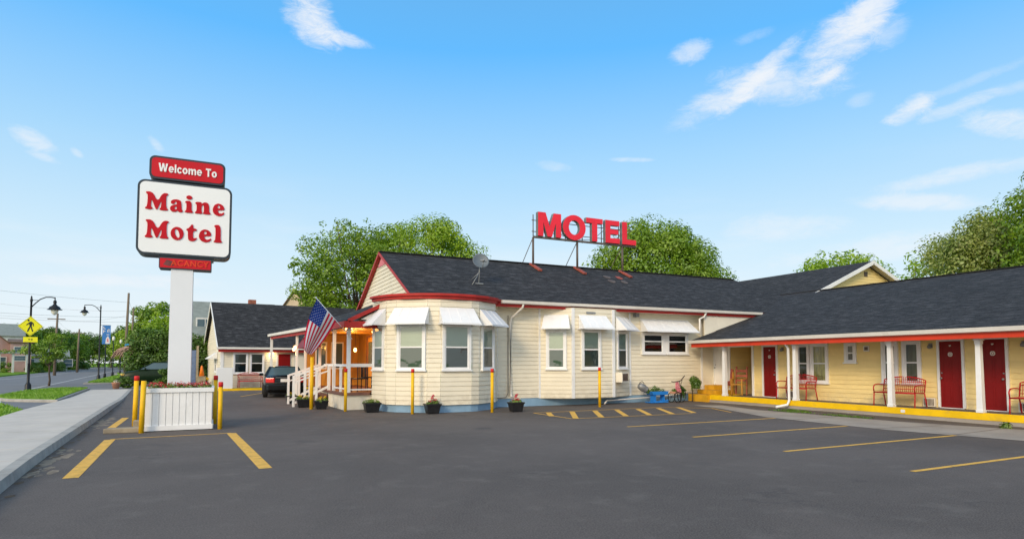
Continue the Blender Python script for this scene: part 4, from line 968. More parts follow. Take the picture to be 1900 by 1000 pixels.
def word(txt, x0, x1, zb, caph, parent, name='letter', mat_='letter_red', y=None, gap=9):
    tot_ = sum(G[c][0]+gap for c in txt)-gap; sx = (x1-x0)/tot_; sz = caph/90; x = x0
    for c in txt:
        w, loops = G[c]
        lo = [[(px_*sx, pz_*sz) for px_, pz_ in chaikin(lp, 2)] for lp in loops]
        mb = text_mb(lo, .018, frame((x, y, zb), 0)); mb.build(name, mat_, parent); x += (w+gap)*sx
word('Maine', -1.61, .13, 5.29, .43, pm, y=SYF-.022)
word('Motel', -1.60, .08, 4.60, .44, pm, y=SYF-.022)
S = {}
def ring(cx, cz, rx, rz, a0=0, a1=360, n=20): return [(cx+rx*math.cos(R(a0+(a1-a0)*k/n)), cz+rz*math.sin(R(a0+(a1-a0)*k/n))) for k in range(n+(0 if a1-a0 >= 360 else 1))]
S['W'] = (132, [[(0,100),(25,0),(52,0),(66,62),(80,0),(107,0),(132,100),(106,100),(92,34),(78,100),(54,100),(40,34),(26,100)]])
S['l'] = (23, [[(0,0),(23,0),(23,100),(0,100)]])
S['T'] = (78, [[(27,0),(51,0),(51,80),(78,80),(78,100),(0,100),(0,80),(27,80)]])
S['o'] = (76, [ring(38, 36, 38, 38), ring(38, 36, 14, 19)])
S['c'] = (66, [ring(37, 36, 37, 38, 35, 325)+ring(37, 36, 14, 19, 325, 35)])
S['e'] = (74, [ring(37, 36, 37, 38, 0, 322, 22)+ring(37, 36, 17, 20, 315, 205, 8)+[(19, 29), (74, 29), (74, 36)], [(22, 43)]+ring(37, 43, 14, 14, 180, 0, 8)[1:-1]+[(52, 43)]])
S['m'] = (112, [[(0,0),(23,0),(23,44),(28,53),(38,54),(44,46),(44,0),(67,0),(67,44),(72,53),(82,54),(89,46),(89,0),(112,0),(112,52),(106,67),(92,74),(76,72),(64,63),(54,72),(42,74),(30,70),(22,62),(22,72),(0,72)]])
mb = MB(); x = 0; allv = []
txt_ = 'Welcome To'; wid = sum((S[c][0] if c != ' ' else 34)+11 for c in txt_)-11
sc2 = 1.28/wid; x = -1.355; wl_ = MB()
for c in txt_:
    if c == ' ': x += 45*sc2; continue
    m2 = text_mb([[(a*sc2, b*.00205) for a, b in lp] for lp in S[c][1]], .018, frame((x, SYF-.022, 6.245), 0))
    k0 = len(wl_.v); wl_.v += m2.v; [wl_.face([q+k0 for q in f]) for f in m2.f]; x += (S[c][0]+11)*sc2
wl_.build('lettering', 'letter_white', pw)
mb = font_mb('ACANCY', .20, .014, frame((-.62, SYF-.021, 4.015), 0), .002, 1.08, .95); mb.build('lettering', 'vacancy_orange', pv)
mb = MB(); mb.poly([(-1.2, SYF-.0135, 3.97), (-1.12, SYF-.0135, 4.10), (-1.0, SYF-.0135, 4.06), (-.96, SYF-.0135, 3.96), (-1.08, SYF-.0135, 3.94)]); mb.build('burnt_patch', 'sign_burnt', pv)
mb = MB(); mb.box(-1.3, -.1, 17.05, 17.4, 4.13, 4.22); mb.build('bracket', 'dark_frame', t)

# planter round the sign foot
t = thing('sign_planter', 'white board planter box full of red flowers round the foot of the motel sign', 'planter', (-.75, 17.2, 0))
px0, px1, py0, py1 = -1.43, -.05, 16.45, 17.75
def boards(F, L):
    mb = MB(F); n = 10
    for k in range(n): mb.box(k*L/n+.006, (k+1)*L/n-.006, -.004, .02, .12, .94)
    mb.build('board_panel', 'white_paint', t)
    mb = MB(F); mb.box(-.015, L+.015, -.035, -.005, .02, .13); mb.box(-.03, L+.03, -.04, .03, .90, 1.0); mb.box(0, L, .021, .03, .02, .9); mb.build('trim_board', 'white_paint', t)
boards(frame((px0, py0, 0), 0), px1-px0); boards(frame((px0, py1, 0), R(-90)), py1-py0); boards(frame((px1, py0, 0), R(90)), py1-py0)
mb = MB(); mb.box(px0+.04, px1-.04, py0+.04, py1-.04, .85, .93); mb.build('soil', 'soil', t)
rng = np.random.default_rng(5)
cs = [(x, y, 1.0+rng.uniform(0, .03)) for x in np.linspace(px0+.12, px1-.12, 10) for y in (py0+.14, py0+.32, py1-.3)]
cs = [c for c in cs if not (-1.1 < c[0] < -.5 and c[1] > 16.9)]
mb = MB(); mb.leaves(cs, [.11]*len(cs), 60, .03, rng=rng); mb.build('foliage', 'leaf_pot', t)
mb = MB(); mb.leaves([(c[0], c[1], c[2]+.06) for c in cs], [.07 if (i % 3) else .11 for i in range(len(cs))], 26, .024, rng=rng); mb.build('flowers', 'petal_red', t)
mb = MB(); mb.leaves([(c[0]+.05, c[1], c[2]+.05) for c in cs[::4]], [.06]*len(cs[::4]), 14, .02, rng=rng); mb.build('flowers', 'petal_white', t)
# concrete stop and block by the planter
t = thing('wheel_stop', 'low pale concrete wheel stop lying left of the white planter', 'wheel stop', (-1.85, 16.6, 0))
mb = MB(frame((-1.85, 16.55, 0), R(-3))); mb.prism([(-.38, -.13, 0), (.34, -.13, 0), (.34, .15, 0), (-.34, .15, 0)], (0, 0, .11)); mb.build('stop_bar', 'weathered_wood', t, bevel=.02)
mb = MB(); mb.box(-1.72, -1.44, 17.0, 17.3, 0, .22); o = one('concrete_block', mb, 'weathered_wood', 'square weathered block standing behind the wheel stop beside the planter', 'block', loc=(-1.58, 17.15, 0), bevel=.015)

# ------------------------------------------------------------------ bollards
def bollard(x, y, h, label, cap=True, lean=0, r=.05, name='bollard'):
    t = thing(name, label, 'bollard', (x, y, 0), 0, 'yellow bollards round the parking lot')
    F = Matrix.Translation((x, y, 0)) @ Matrix.Rotation(R(lean), 4, 'Y')
    mb = MB(F); c = .12 if cap else 0
    mb.lathe([(r, 0), (r, h-c)], (0, 0, 0), 14); mb.build('post', 'yellow_paint', t)
    if cap: mb = MB(F); mb.lathe([(r+.003, h-c), (r+.003, h-.01), (r-.01, h)], (0, 0, 0), 14); mb.build('cap', 'red_cap', t)
    return t
bollard(5.53, 18.53, 1.40, 'yellow bollard with red cap before the left front bay window')
bollard(8.0, 18.01, 1.40, 'yellow bollard with red cap at the right side of the rounded bay')
bollard(12.43, 18.49, 1.42, 'yellow bollard with red cap before the middle window of the square bay')
bollard(3.85, 20.45, 1.40, 'yellow bollard with red cap before the corner post of the porch')
bollard(2.98, 21.9, 1.78, 'tall yellow bollard without red cap beside the porch steps and flag', False, r=.06)
bollard(-1.48, 16.25, 1.18, 'plain yellow bollard without cap at the near left corner of the planter', False, 1.2, .055)
bollard(-1.80, 18.1, 1.26, 'yellow bollard with red cap at the far left corner of the planter', True, 1.0, .055)
bollard(.02, 17.85, 1.26, 'yellow bollard with red cap at the far right corner of the planter', True)
bollard(.13, 16.4, 1.13, 'yellow bollard with red cap at the near right corner of the planter', True)
bollard(4.3, 30.6, 1.3, 'yellow bollard without cap behind the stair railing beside the black car', False)
bollard(3.75, 31.3, 1.2, 'shorter yellow bollard partly hidden behind the top of the black car', False)

# ------------------------------------------------------------------ roof lettering
t = thing('roof_sign', 'big red MOTEL letters on a steel frame astride the office roof ridge', 'sign', (15.1, 23.8, 5.97))
LY = 23.5
BL = {'M': (1.18, [[(0,0),(.27,0),(.27,.62),(.47,0),(.70,0),(.90,.62),(.90,0),(1.17,0),(1.17,1.06),(.79,1.06),(.585,.46),(.38,1.06),(0,1.06)]]),
      'T': (.90, [[(.31,0),(.60,0),(.60,.83),(.90,.83),(.90,1.06),(0,1.06),(0,.83),(.31,.83)]]),
      'E': (.80, [[(0,0),(.80,0),(.80,.23),(.28,.23),(.28,.42),(.72,.42),(.72,.64),(.28,.64),(.28,.83),(.78,.83),(.78,1.06),(0,1.06)]]),
      'L': (.80, [[(0,0),(.80,0),(.80,.24),(.28,.24),(.28,1.06),(0,1.06)]]),
      'O': (1.22, [[(.60+.60*math.cos(a), .53+.57*math.sin(a)) for a in [k*math.pi/18 for k in range(36)]], [(.60+.29*math.cos(a), .53+.33*math.sin(a)) for a in [k*math.pi/14 for k in range(28)]]])}
for c, x in zip('MOTEL', (12.58, 13.84, 15.07, 16.12, 17.06)):
    mb = text_mb(BL[c][1], .20, frame((x, LY, 7.13), 0))
    mb.cm = 0; mb.mi = [0 if n > .5 else 1 for n in mb.nz]
    mb.v = mb.v; l_ = mb.build('letter', ['motel_red', 'letter_side'], t)
    # front side must be the one facing the lot
    me = l_.data
    for p in me.polygons: p.material_index = 0 if p.normal.y < -.5 else 1
mb = MB()
mb.bar((12.40, LY+.02, 7.08), (17.9, LY+.02, 7.08), .10, .08)
for x in (12.46, 14.1, 15.0, 16.05, 17.02): mb.tube([(x, LY+.14, 7.05), (x, LY+.14, 8.10)], .022, 6)
mb.bar((12.4, LY+.15, 7.85), (17.8, LY+.15, 7.85), .03, .03); mb.bar((12.4, LY+.15, 7.35), (17.8, LY+.15, 7.35), .03, .03)
mb.tube([(13.9, LY+.13, 7.3), (14.5, LY+.2, 7.18), (15.6, LY+.2, 7.25), (16.2, LY+.16, 7.75)], .014, 5)
mb.build('frame', 'steel_brown', t)
for x in (12.40, 14.66, 17.15):
    mb = MB(); mb.tube([(x, LY+.03, 5.82), (x, LY+.03, 7.06)], .05, 8); mb.build('post', 'steel_brown', t)
    mb = MB(); mb.tube([(x, LY+.1, 7.0), (x-.05, 25.0, 5.55)], .018, 6); mb.build('brace', 'steel_brown', t)
    mb = MB(); mb.bar((x, 23.75, 5.93), (x+.06, 22.95, 5.53), .16, .07); mb.build('foot', 'red_paint_rough', t)
# bits of slate and red paint left on the shingles
mb = MB(); rr = random.Random(8); s_ = (5.97-3.8)/4.5
for k, (x, y, m_) in enumerate(((15.85, 22.9, 'steel_brown'), (16.5, 22.9, 'red_paint_rough'), (15.7, 22.35, 'steel_brown'), (16.4, 22.35, 'steel_brown'))):
    mb = MB(); z = EV+s_*(y-19.5)+.015
    P = [(x+.2*math.cos(a)*rr.uniform(.7, 1.1), y+.2*math.sin(a)*rr.uniform(.7, 1.1)) for a in [j*.785 for j in range(8)]]
    mb.prism([(a, b, EV+s_*(b-19.5)+.006) for a, b in P], (0, 0, .012)); mb.build('roof_patch', m_, roof, recalc=True)
mb = MB()

# satellite dish
t = thing('satellite_dish', 'grey satellite dish on a tripod mount on the office roof', 'satellite dish', (8.75, 21.0, 4.53))
F = Matrix.Translation((8.8, 20.9, 5.33)) @ Matrix.Rotation(R(-12), 4, 'Z') @ Matrix.Rotation(R(66), 4, 'X')
mb = MB(F); prof = [(.001+.31*k/8, .09*((k/8)**2)) for k in range(9)]; prof += [(.302-.31*k/8*.97, .09*((1-k/8)**2)-.012) for k in range(9)]
mb.lathe(prof, (0, 0, 0), 28); mb.build('dish', 'dish_grey', t)
mb = MB(); mb.tube([F @ Vector((0, -.33, .08)), F @ Vector((0, -.42, .30)), F @ Vector((0, -.30, .48))], .014, 6); mb.build('feed_arm', 'galv', t)
mb = MB(F @ Matrix.Translation((0, -.28, .48))); mb.lathe([(.02, 0), (.045, .03), (.045, .10), (.02, .13)], (0, 0, -.03), 10); mb.box(-.12, .12, -.03, .03, .0, .05); mb.build('receiver', 'galv', t)
mb = MB(); mb.tube([(8.8, 20.93, 5.3), (8.8, 21.0, 5.0), (8.78, 21.0, 4.50)], .026, 8); mb.tube([(8.8, 21.0, 4.95), (8.45, 20.85, 4.45)], .016, 6); mb.tube([(8.8, 21.0, 4.95), (8.62, 21.35, 4.7)], .016, 6); mb.build('mast', 'galv', t)
mb = MB(); mb.box(8.62, 8.92, 20.9, 21.12, 4.50, 4.54); mb.build('mount_plate', 'galv', t)

# ------------------------------------------------------------------ red garden benches
def make_bench(label, w=1.25):
    t = thing('garden_bench', label, 'bench', (0, 0, 0), 0, 'red metal benches outside the rooms')
    r = .018
    mb = MB()
    for k in range(8): mb.box(-w/2, w/2, -.22+k*.058, -.22+k*.058+.038, .42, .434)
    mb.tube([(-w/2, -.24, .415), (w/2, -.24, .415)], r, 8); mb.tube([(-w/2, .23, .415), (w/2, .23, .415)], r, 8); mb.build('seat', 'red_metal', t)
    def bk(x, z): return (x, .23+(z-.42)*.20, z)
    mb = MB(); n = 12
    top = [bk(-w/2+w*k/n, .80+.10*math.sin(math.pi*k/n)**.8) for k in range(n+1)]
    mb.tube([bk(-w/2, .44)]+top+[bk(w/2, .44)], r, 8); mb.tube([bk(-w/2, .52), bk(w/2, .52)], .012, 6)
    mb.tube([bk(-w/2, .74), bk(w/2, .74)], .010, 6)
    for k in range(1, 21):
        x = -w/2+w*k/21; zt = .80+.10*math.sin(math.pi*k/21)**.8; mb.tube([bk(x, .44), bk(x, zt)], .007, 5)
    mb.build('backrest', 'red_metal', t)
    for s in (-1, 1):
        x = s*w/2
        mb = MB(); mb.tube([(x, -.26, 0), (x, -.23, .42)], r, 8); mb.build('leg', 'red_metal', t)
        mb = MB(); mb.tube([(x, .33, 0), (x, .23, .42)], r, 8); mb.build('leg', 'red_metal', t)
        mb = MB(); mb.tube([(x, -.23, .42), (x, -.26, .56), (x, -.20, .645), (x, -.05, .66), (x, .15, .655), bk(x, .64)], r, 8); mb.build('armrest', 'red_metal', t)
    return t
bench = make_bench('red metal bench below the curtained double window nearest the alcove')
G_ = 'red metal benches outside the rooms'
place(bench, (18.85, 15.5, WFZ), R(-90), first=True)
place(bench, (18.85, 11.80, WFZ), R(-90), 'red metal bench partly behind a white column, left of the middle room door')
place(bench, (18.85, 8.15, WFZ), R(-90), 'red metal bench cut off by the right edge of the picture')
_p = FA @ Vector((1.5, -.55, .10)); place(bench, tuple(_p), R(6), 'red metal bench at the far annex wall left of the black car')

# ------------------------------------------------------------------ potted flowers
def pot(x, y, label, w=.46, kind='red', h=.30, sq=True, rz=0):
    t = thing('flower_pot', label, 'flower pot', (x, y, 0), rz, 'black planters along the office wall')
    F = frame((x, y, 0), rz); mb = MB(F)
    a, b = w*.38, w*.5; d = .8
    i = mb.addv([(-a, -a*d, .02), (a, -a*d, .02), (a, a*d, .02), (-a, a*d, .02), (-b, -b*d, h), (b, -b*d, h), (b, b*d, h), (-b, b*d, h)])
    for q in ((0,3,2,1),(0,1,5,4),(1,2,6,5),(2,3,7,6),(3,0,4,7)): mb.face([i+k for k in q])
    mb.box(-b-.015, b+.015, -b*d-.015, -b*d+.02, h-.03, h+.015); mb.box(-b-.015, b+.015, b*d-.02, b*d+.015, h-.03, h+.015)
    mb.box(-b-.015, -b+.02, -b*d+.02, b*d-.02, h-.03, h+.015); mb.box(b-.02, b+.015, -b*d+.02, b*d-.02, h-.03, h+.015)
    for sx in (-1, 1): mb.box(sx*a*.8-.03, sx*a*.8+.03, -a*d, -a*d+.05, 0, .03)
    mb.build('pot', 'black_plastic', t)
    mb = MB(F); mb.box(-b+.02, b-.02, -b*d+.02, b*d-.02, h-.06, h-.02); mb.build('soil', 'soil', t)
    rg = np.random.default_rng(int(abs(x)*100)); cs = [(rg.uniform(-b*.8, b*.8), rg.uniform(-b*.6, b*.6), h+rg.uniform(.01, .07)) for _ in range(9)]
    mb = MB(F); mb.leaves(cs, [.09]*9, 55, .028, rng=rg); mb.build('foliage', 'leaf_pot', t)
    if kind:
        mb = MB(F); c2 = [(c[0]*.8, c[1], c[2]+.07) for c in cs]; mb.leaves(c2, [.055]*9, 14, .022, rng=rg)
        if kind == 'red': mb.leaves([(0, 0, h+.2), (.03, 0, h+.26)], [.05, .045], 30, .028, rng=rg)
        mb.build('flowers', 'petal_'+kind, t)
    if kind == 'red':
        mb = MB(F); mb.leaves([(c[0]*1.05, c[1], c[2]+.07) for c in cs[:5]], [.045]*5, 10, .02, rng=rg); mb.build('blossoms', 'petal_white', t)
pot(4.55, 19.75, 'black planter with green leaves at the left foot of the rounded bay', kind='', w=.50)
pot(6.13, 18.40, 'black planter with red and white flowers under the front of the rounded bay')
pot(8.82, 17.95, 'black planter with dark red flowers right of the rounded bay by the wall', w=.44)
pot(3.30, 21.9, 'black planter with yellow flowers at the foot of the tall bollard', w=.42, kind='yellow', h=.28)
pot(2.85, 23.0, 'wide black planter with yellow flowers beside the lowest stair post', w=.46, kind='yellow', h=.28)
pot(2.70, 25.3, 'black planter half hidden behind the stair foot near the black car', w=.44, kind='yellow', h=.30)

# ------------------------------------------------------------------ flag on the porch
t = thing('flag', 'American flag hanging from a slanted white pole on the porch post', 'flag', (4.05, 20.85, 2.4))
FB, FT = Vector((4.12, 20.85, 2.38)), Vector((2.86, 20.35, 3.66))
mb = MB(); mb.tube([FB, FT], .014, 8); mb.build('pole', 'white_metal', t)
mb = MB(); mb.lathe([(.0, -.03), (.028, -.015), (.03, .01), (.015, .03), (0, .04)], tuple(FT), 10); mb.build('finial', 'white_metal', t)
axis = (FB-FT).normalized(); nu, nv = 52, 50
def fl(u, v):       # u 0..1 along the hoist from the tip down the pole, v 0..1 along the fly
    a = FT + axis*(.04+.98*u)
    b = Vector((lerp(2.50, 2.80, u**1.1), lerp(20.30, 20.62, u), lerp(2.00, 1.86, u)))
    p = a.lerp(b, v)
    p.x += .10*math.sin(math.pi*v)*(u-.35) - .05*math.sin(math.pi*v)*(1-u)
    p.z -= .05*math.sin(math.pi*u)*v
    p.y += .10*math.sin(7.5*u+2.6*v+.5)*min(1, v*2.2)+.03*math.sin(17*u+4*v)*v
    return p
def uvflag(u, v):   # canton: hoist u<7/13, fly v<.4
    if u < 7/13 and v < .40: return 2
    return 1 if int(u*13+1e-6) % 2 == 0 else 0
mb = MB(); i0 = mb.addv([fl(a/nu, b/nv) for b in range(nv+1) for a in range(nu+1)]); mb.smooth = True
for b in range(nv):
    for a in range(nu):
        mb.cm = uvflag((a+.5)/nu, (b+.5)/nv); q = i0+b*(nu+1)+a; mb.face([q, q+1, q+nu+2, q+nu+1])
cl = mb.build('cloth', ['flag_white', 'flag_red', 'flag_blue'], t)
mb = MB()
def fn(u, v): a = fl(u+.01, v)-fl(u-.01, v); b = fl(u, v+.01)-fl(u, v-.01); return a.cross(b).normalized()
for row in range(9):
    for c in range(6 if row % 2 == 0 else 5):
        u = (row+1)/10*7/13; v = (c+(.5 if row % 2 == 0 else 1))/6*.40; v = max(.03, v); n_ = fn(u, v)
        for sg in (-1, 1):
            P = []
            for k in range(10):
                r_ = .5 if k % 2 == 0 else .2; a = math.pi*k/5
                q = fl(u+.027*r_*math.cos(a), v+.021*r_*math.sin(a))+n_*.006*sg; P.append(q)
            mb.poly(P)
mb.build('stars', 'flag_white', cl)

# ------------------------------------------------------------------ garden corner by the wall
t = thing('garden_cart', 'bright blue wooden garden cart planter filled with greenery against the wall', 'planter', (15.75, 19.45, 0))
F = frame((15.75, 19.4, 0), 0)
mb = MB(F); mb.prism([(-.42, -.2, .46), (.42, -.2, .46), (.36, -.2, .33), (-.34, -.2, .33)], (0, .4, 0)); mb.build('trough', 'paint_blue', t)
mb = MB(F)
for x, w_ in ((-.20, .05), (.26, .02)): mb.box(x-w_, x+w_, -.12, .12, .05, .33)
mb.box(-.44, .40, -.2, .2, .02, .05); mb.bar((-.44, -.15, .04), (.42, -.15, .10), .05, .05); mb.build('stand', 'paint_blue', t)
mb = MB(F); mb.leaves([(-.28, 0, .5), (-.1, 0, .55), (.08, .02, .5), (.25, 0, .47), (-.38, .05, .45)], [.16, .19, .15, .13, .1], 160, .035, rng=rng); mb.build('foliage', 'leaf_hedge', t)
mb = MB(F); mb.leaves([(.12, -.08, .52), (.3, -.05, .5), (-.3, -.05, .6)], [.08, .07, .06], 18, .03, rng=rng); mb.build('flowers', 'petal_white', t)
t = thing('watering_jug', 'grey tilted metal jug hanging at the left end of the blue cart', 'jug', (15.15, 19.5, .45))
mb = MB(Matrix.Translation((15.15, 19.55, .62)) @ Matrix.Rotation(R(118), 4, 'Y')); mb.lathe([(.06, -.2), (.13, -.14), (.155, .05), (.12, .16), (.14, .2), (.12, .2), (.10, .15), (.12, .02), (.05, -.15)], (0, 0, 0), 16); mb.build('jug', 'galv', t)
mb = MB(); mb.tube([(15.02, 19.5, .70), (14.95, 19.48, .80), (15.08, 19.48, .86), (15.2, 19.5, .78)], .012, 6); mb.build('handle', 'black_metal', t)
t = thing('planter_tricycle', 'old tricycle style plant stand with curved handlebar between cart and hanging plant', 'plant stand', (16.75, 19.4, 0))
F = frame((16.75, 19.35, 0), R(12))
for (x, y, r_) in ((-.2, -.16, .21), (-.2, .16, .21), (.25, 0, .27)):
    mb = MB(F); mb.m = F @ Matrix.Translation((x, y, r_)) @ Matrix.Rotation(R(90), 4, 'X')
    mb.tube([(r_*math.cos(a), r_*math.sin(a), 0) for a in [k*math.pi/12 for k in range(25)]], .016, 6, cap=False)
    for k in range(6): mb.tube([(0, 0, 0), (r_*math.cos(k*1.047), r_*math.sin(k*1.047), 0)], .005, 4)
    mb.build('wheel', 'black_metal', t)
mb = MB(F)
mb.tube([(.25, 0, .27), (.16, 0, .6), (.12, 0, .86)], .018, 6); mb.tube([(.25, .04, .27), (.22, .03, .62), (.30, 0, .9)], .014, 6)
mb.tube([(-.45, -.05, .84), (-.25, 0, .82), (.0, 0, .83), (.2, 0, .86), (.36, 0, .98), (.46, 0, 1.06)], .022, 7)
mb.tube([(.14, 0, .6), (-.2, 0, .3)], .018, 6); mb.tube([(-.2, -.17, .21), (-.2, .17, .21)], .014, 6); mb.build('frame', 'steel_brown', t)
mb = MB(F); mb.box(-.34, -.02, -.13, .13, .36, .44); mb.build('basket', 'terracotta', t)
mb = MB(F); mb.leaves([(-.25, 0, .5), (-.1, 0, .5)], [.1, .1], 60, .03, rng=rng); mb.build('foliage', 'leaf_hedge', t)
mb = MB(F); mb.prism([(-.30, -.15, .80), (-.14, -.15, .82), (-.04, -.16, .55), (-.16, -.17, .40), (-.32, -.16, .55)], (0, .03, 0)); mb.prism([(-.12, -.17, .52), (-.02, -.17, .55), (.02, -.17, .42), (-.08, -.17, .38)], (0, .02, 0)); mb.build('cloth', 'pink_cloth', t)
mb = MB(F); mb.leaves([(-.2, -.18, .66)], [.09], 18, .02, rng=rng); mb.build('cloth_pattern', 'petal_white', t)
def hang_plant(x, y, z, r, label, stem):
    t = thing('potted_plant', label, 'plant', (x, y, 0), 0)
    mb = MB(); mb.tube([(x-.12 if stem else x, y+.05, 0), (x-.12 if stem else x, y+.05, z)], .022 if stem else .012, 7); mb.build('stand', 'bark' if stem else 'galv', t)
    mb = MB(); mb.leaves([(x, y, z+.05), (x-.08, y, z+.12), (x+.1, y, z-.02), (x+.05, y, z-.15)], [r, r*.8, r*.8, r*.7], 240, .04, rng=rng, droop=.9)
    for k in range(26):
        a = rng.uniform(0, 6.28); rr_ = r*rng.uniform(.4, 1); xx, yy = x+rr_*math.cos(a), y+rr_*.6*math.sin(a); l_ = rng.uniform(.1, .34)
        for j in range(7): q = Vector((xx+.01*j*math.cos(a), yy, z-.05-l_*j/6)); mb.poly([q+Vector((-.018, 0, 0)), q+Vector((0, -.01, -.03)), q+Vector((.018, 0, 0)), q+Vector((0, .01, .02))])
    mb.build('foliage', 'leaf_hedge', t)
hang_plant(17.72, 19.4, .82, .24, 'large trailing green plant on a dark stake left of the yellow steps', True)
hang_plant(17.17, 19.55, .50, .075, 'tiny trailing plant between the tricycle stand and the large hanging plant', False)

# orange wooden rocking chair in the alcove corner
t = thing('wooden_chair', 'orange brown wooden chair in the corner beside the yellow steps', 'chair', (19.05, 18.35, WFZ), R(-60))
F = frame((19.05, 18.35, WFZ+.03), R(-70))
for sx in (-1, 1):
    mb = MB(F); mb.bar((sx*.22, -.22, 0), (sx*.22, -.24, .62), .04, .05); mb.build('leg', 'orange_wood', t)
    mb = MB(F); mb.bar((sx*.22, .2, 0), (sx*.22, .28, 1.08), .04, .05); mb.lathe([(.03, 1.06), (.045, 1.09), (.03, 1.13), (.0, 1.15)], (sx*.22, .29, 0), 10); mb.build('leg', 'red_paint_rough', t)
    mb = MB(F); mb.bar((sx*.22, -.28, .64), (sx*.22, .26, .66), .07, .025); mb.build('armrest', 'orange_wood', t)
mb = MB(F); mb.box(-.22, .22, -.24, .22, .40, .44); mb.build('seat', 'orange_wood', t, bevel=.01)
mb = MB(F)
for z, h_ in ((.96, .09), (.76, .07), (.58, .07)): mb.bar((-.22, .20+.08*z, z), (.22, .20+.08*z, z), .025, h_)
mb.build('backrest', 'red_paint_rough', t)
t = thing('chair_back', 'red painted chair back leaning at the top of the yellow steps', 'chair back', (19.2, 18.9, .6))
mb = MB(); mb.prism([(19.1, 19.0, .64), (19.1, 18.78, .64), (19.1, 18.72, 1.30), (19.1, 18.84, 1.34), (19.1, 18.9, .84), (19.1, 19.2, .80), (19.1, 19.25, .64)], (.06, 0, 0)); mb.build('side_panel', 'red_paint_rough', t, bevel=.01)
mb = MB(); mb.bar((19.06, 18.7, .3), (19.06, 18.66, 1.2), .05, .05); mb.build('post', 'orange_wood', t)

# weeds on the apron edge
def weed(x, y, r, label, m='leaf_pot', n=120, sz=.035):
    mb = MB(); mb.leaves([(x, y, r*.5), (x+r*.5, y+r*.3, r*.4)], [r, r*.7], n, sz, rng=rng, flat=.7)
    one('weed', mb, m, label, 'weed', loc=(x, y, 0))
weed(17.3, 8.25, .14, 'green leafy weed at the right edge of the concrete apron')
weed(3.4, 36.0+2.0, .2, 'small bush at the foot of the annex wall beside the red bench', 'leaf_hedge')

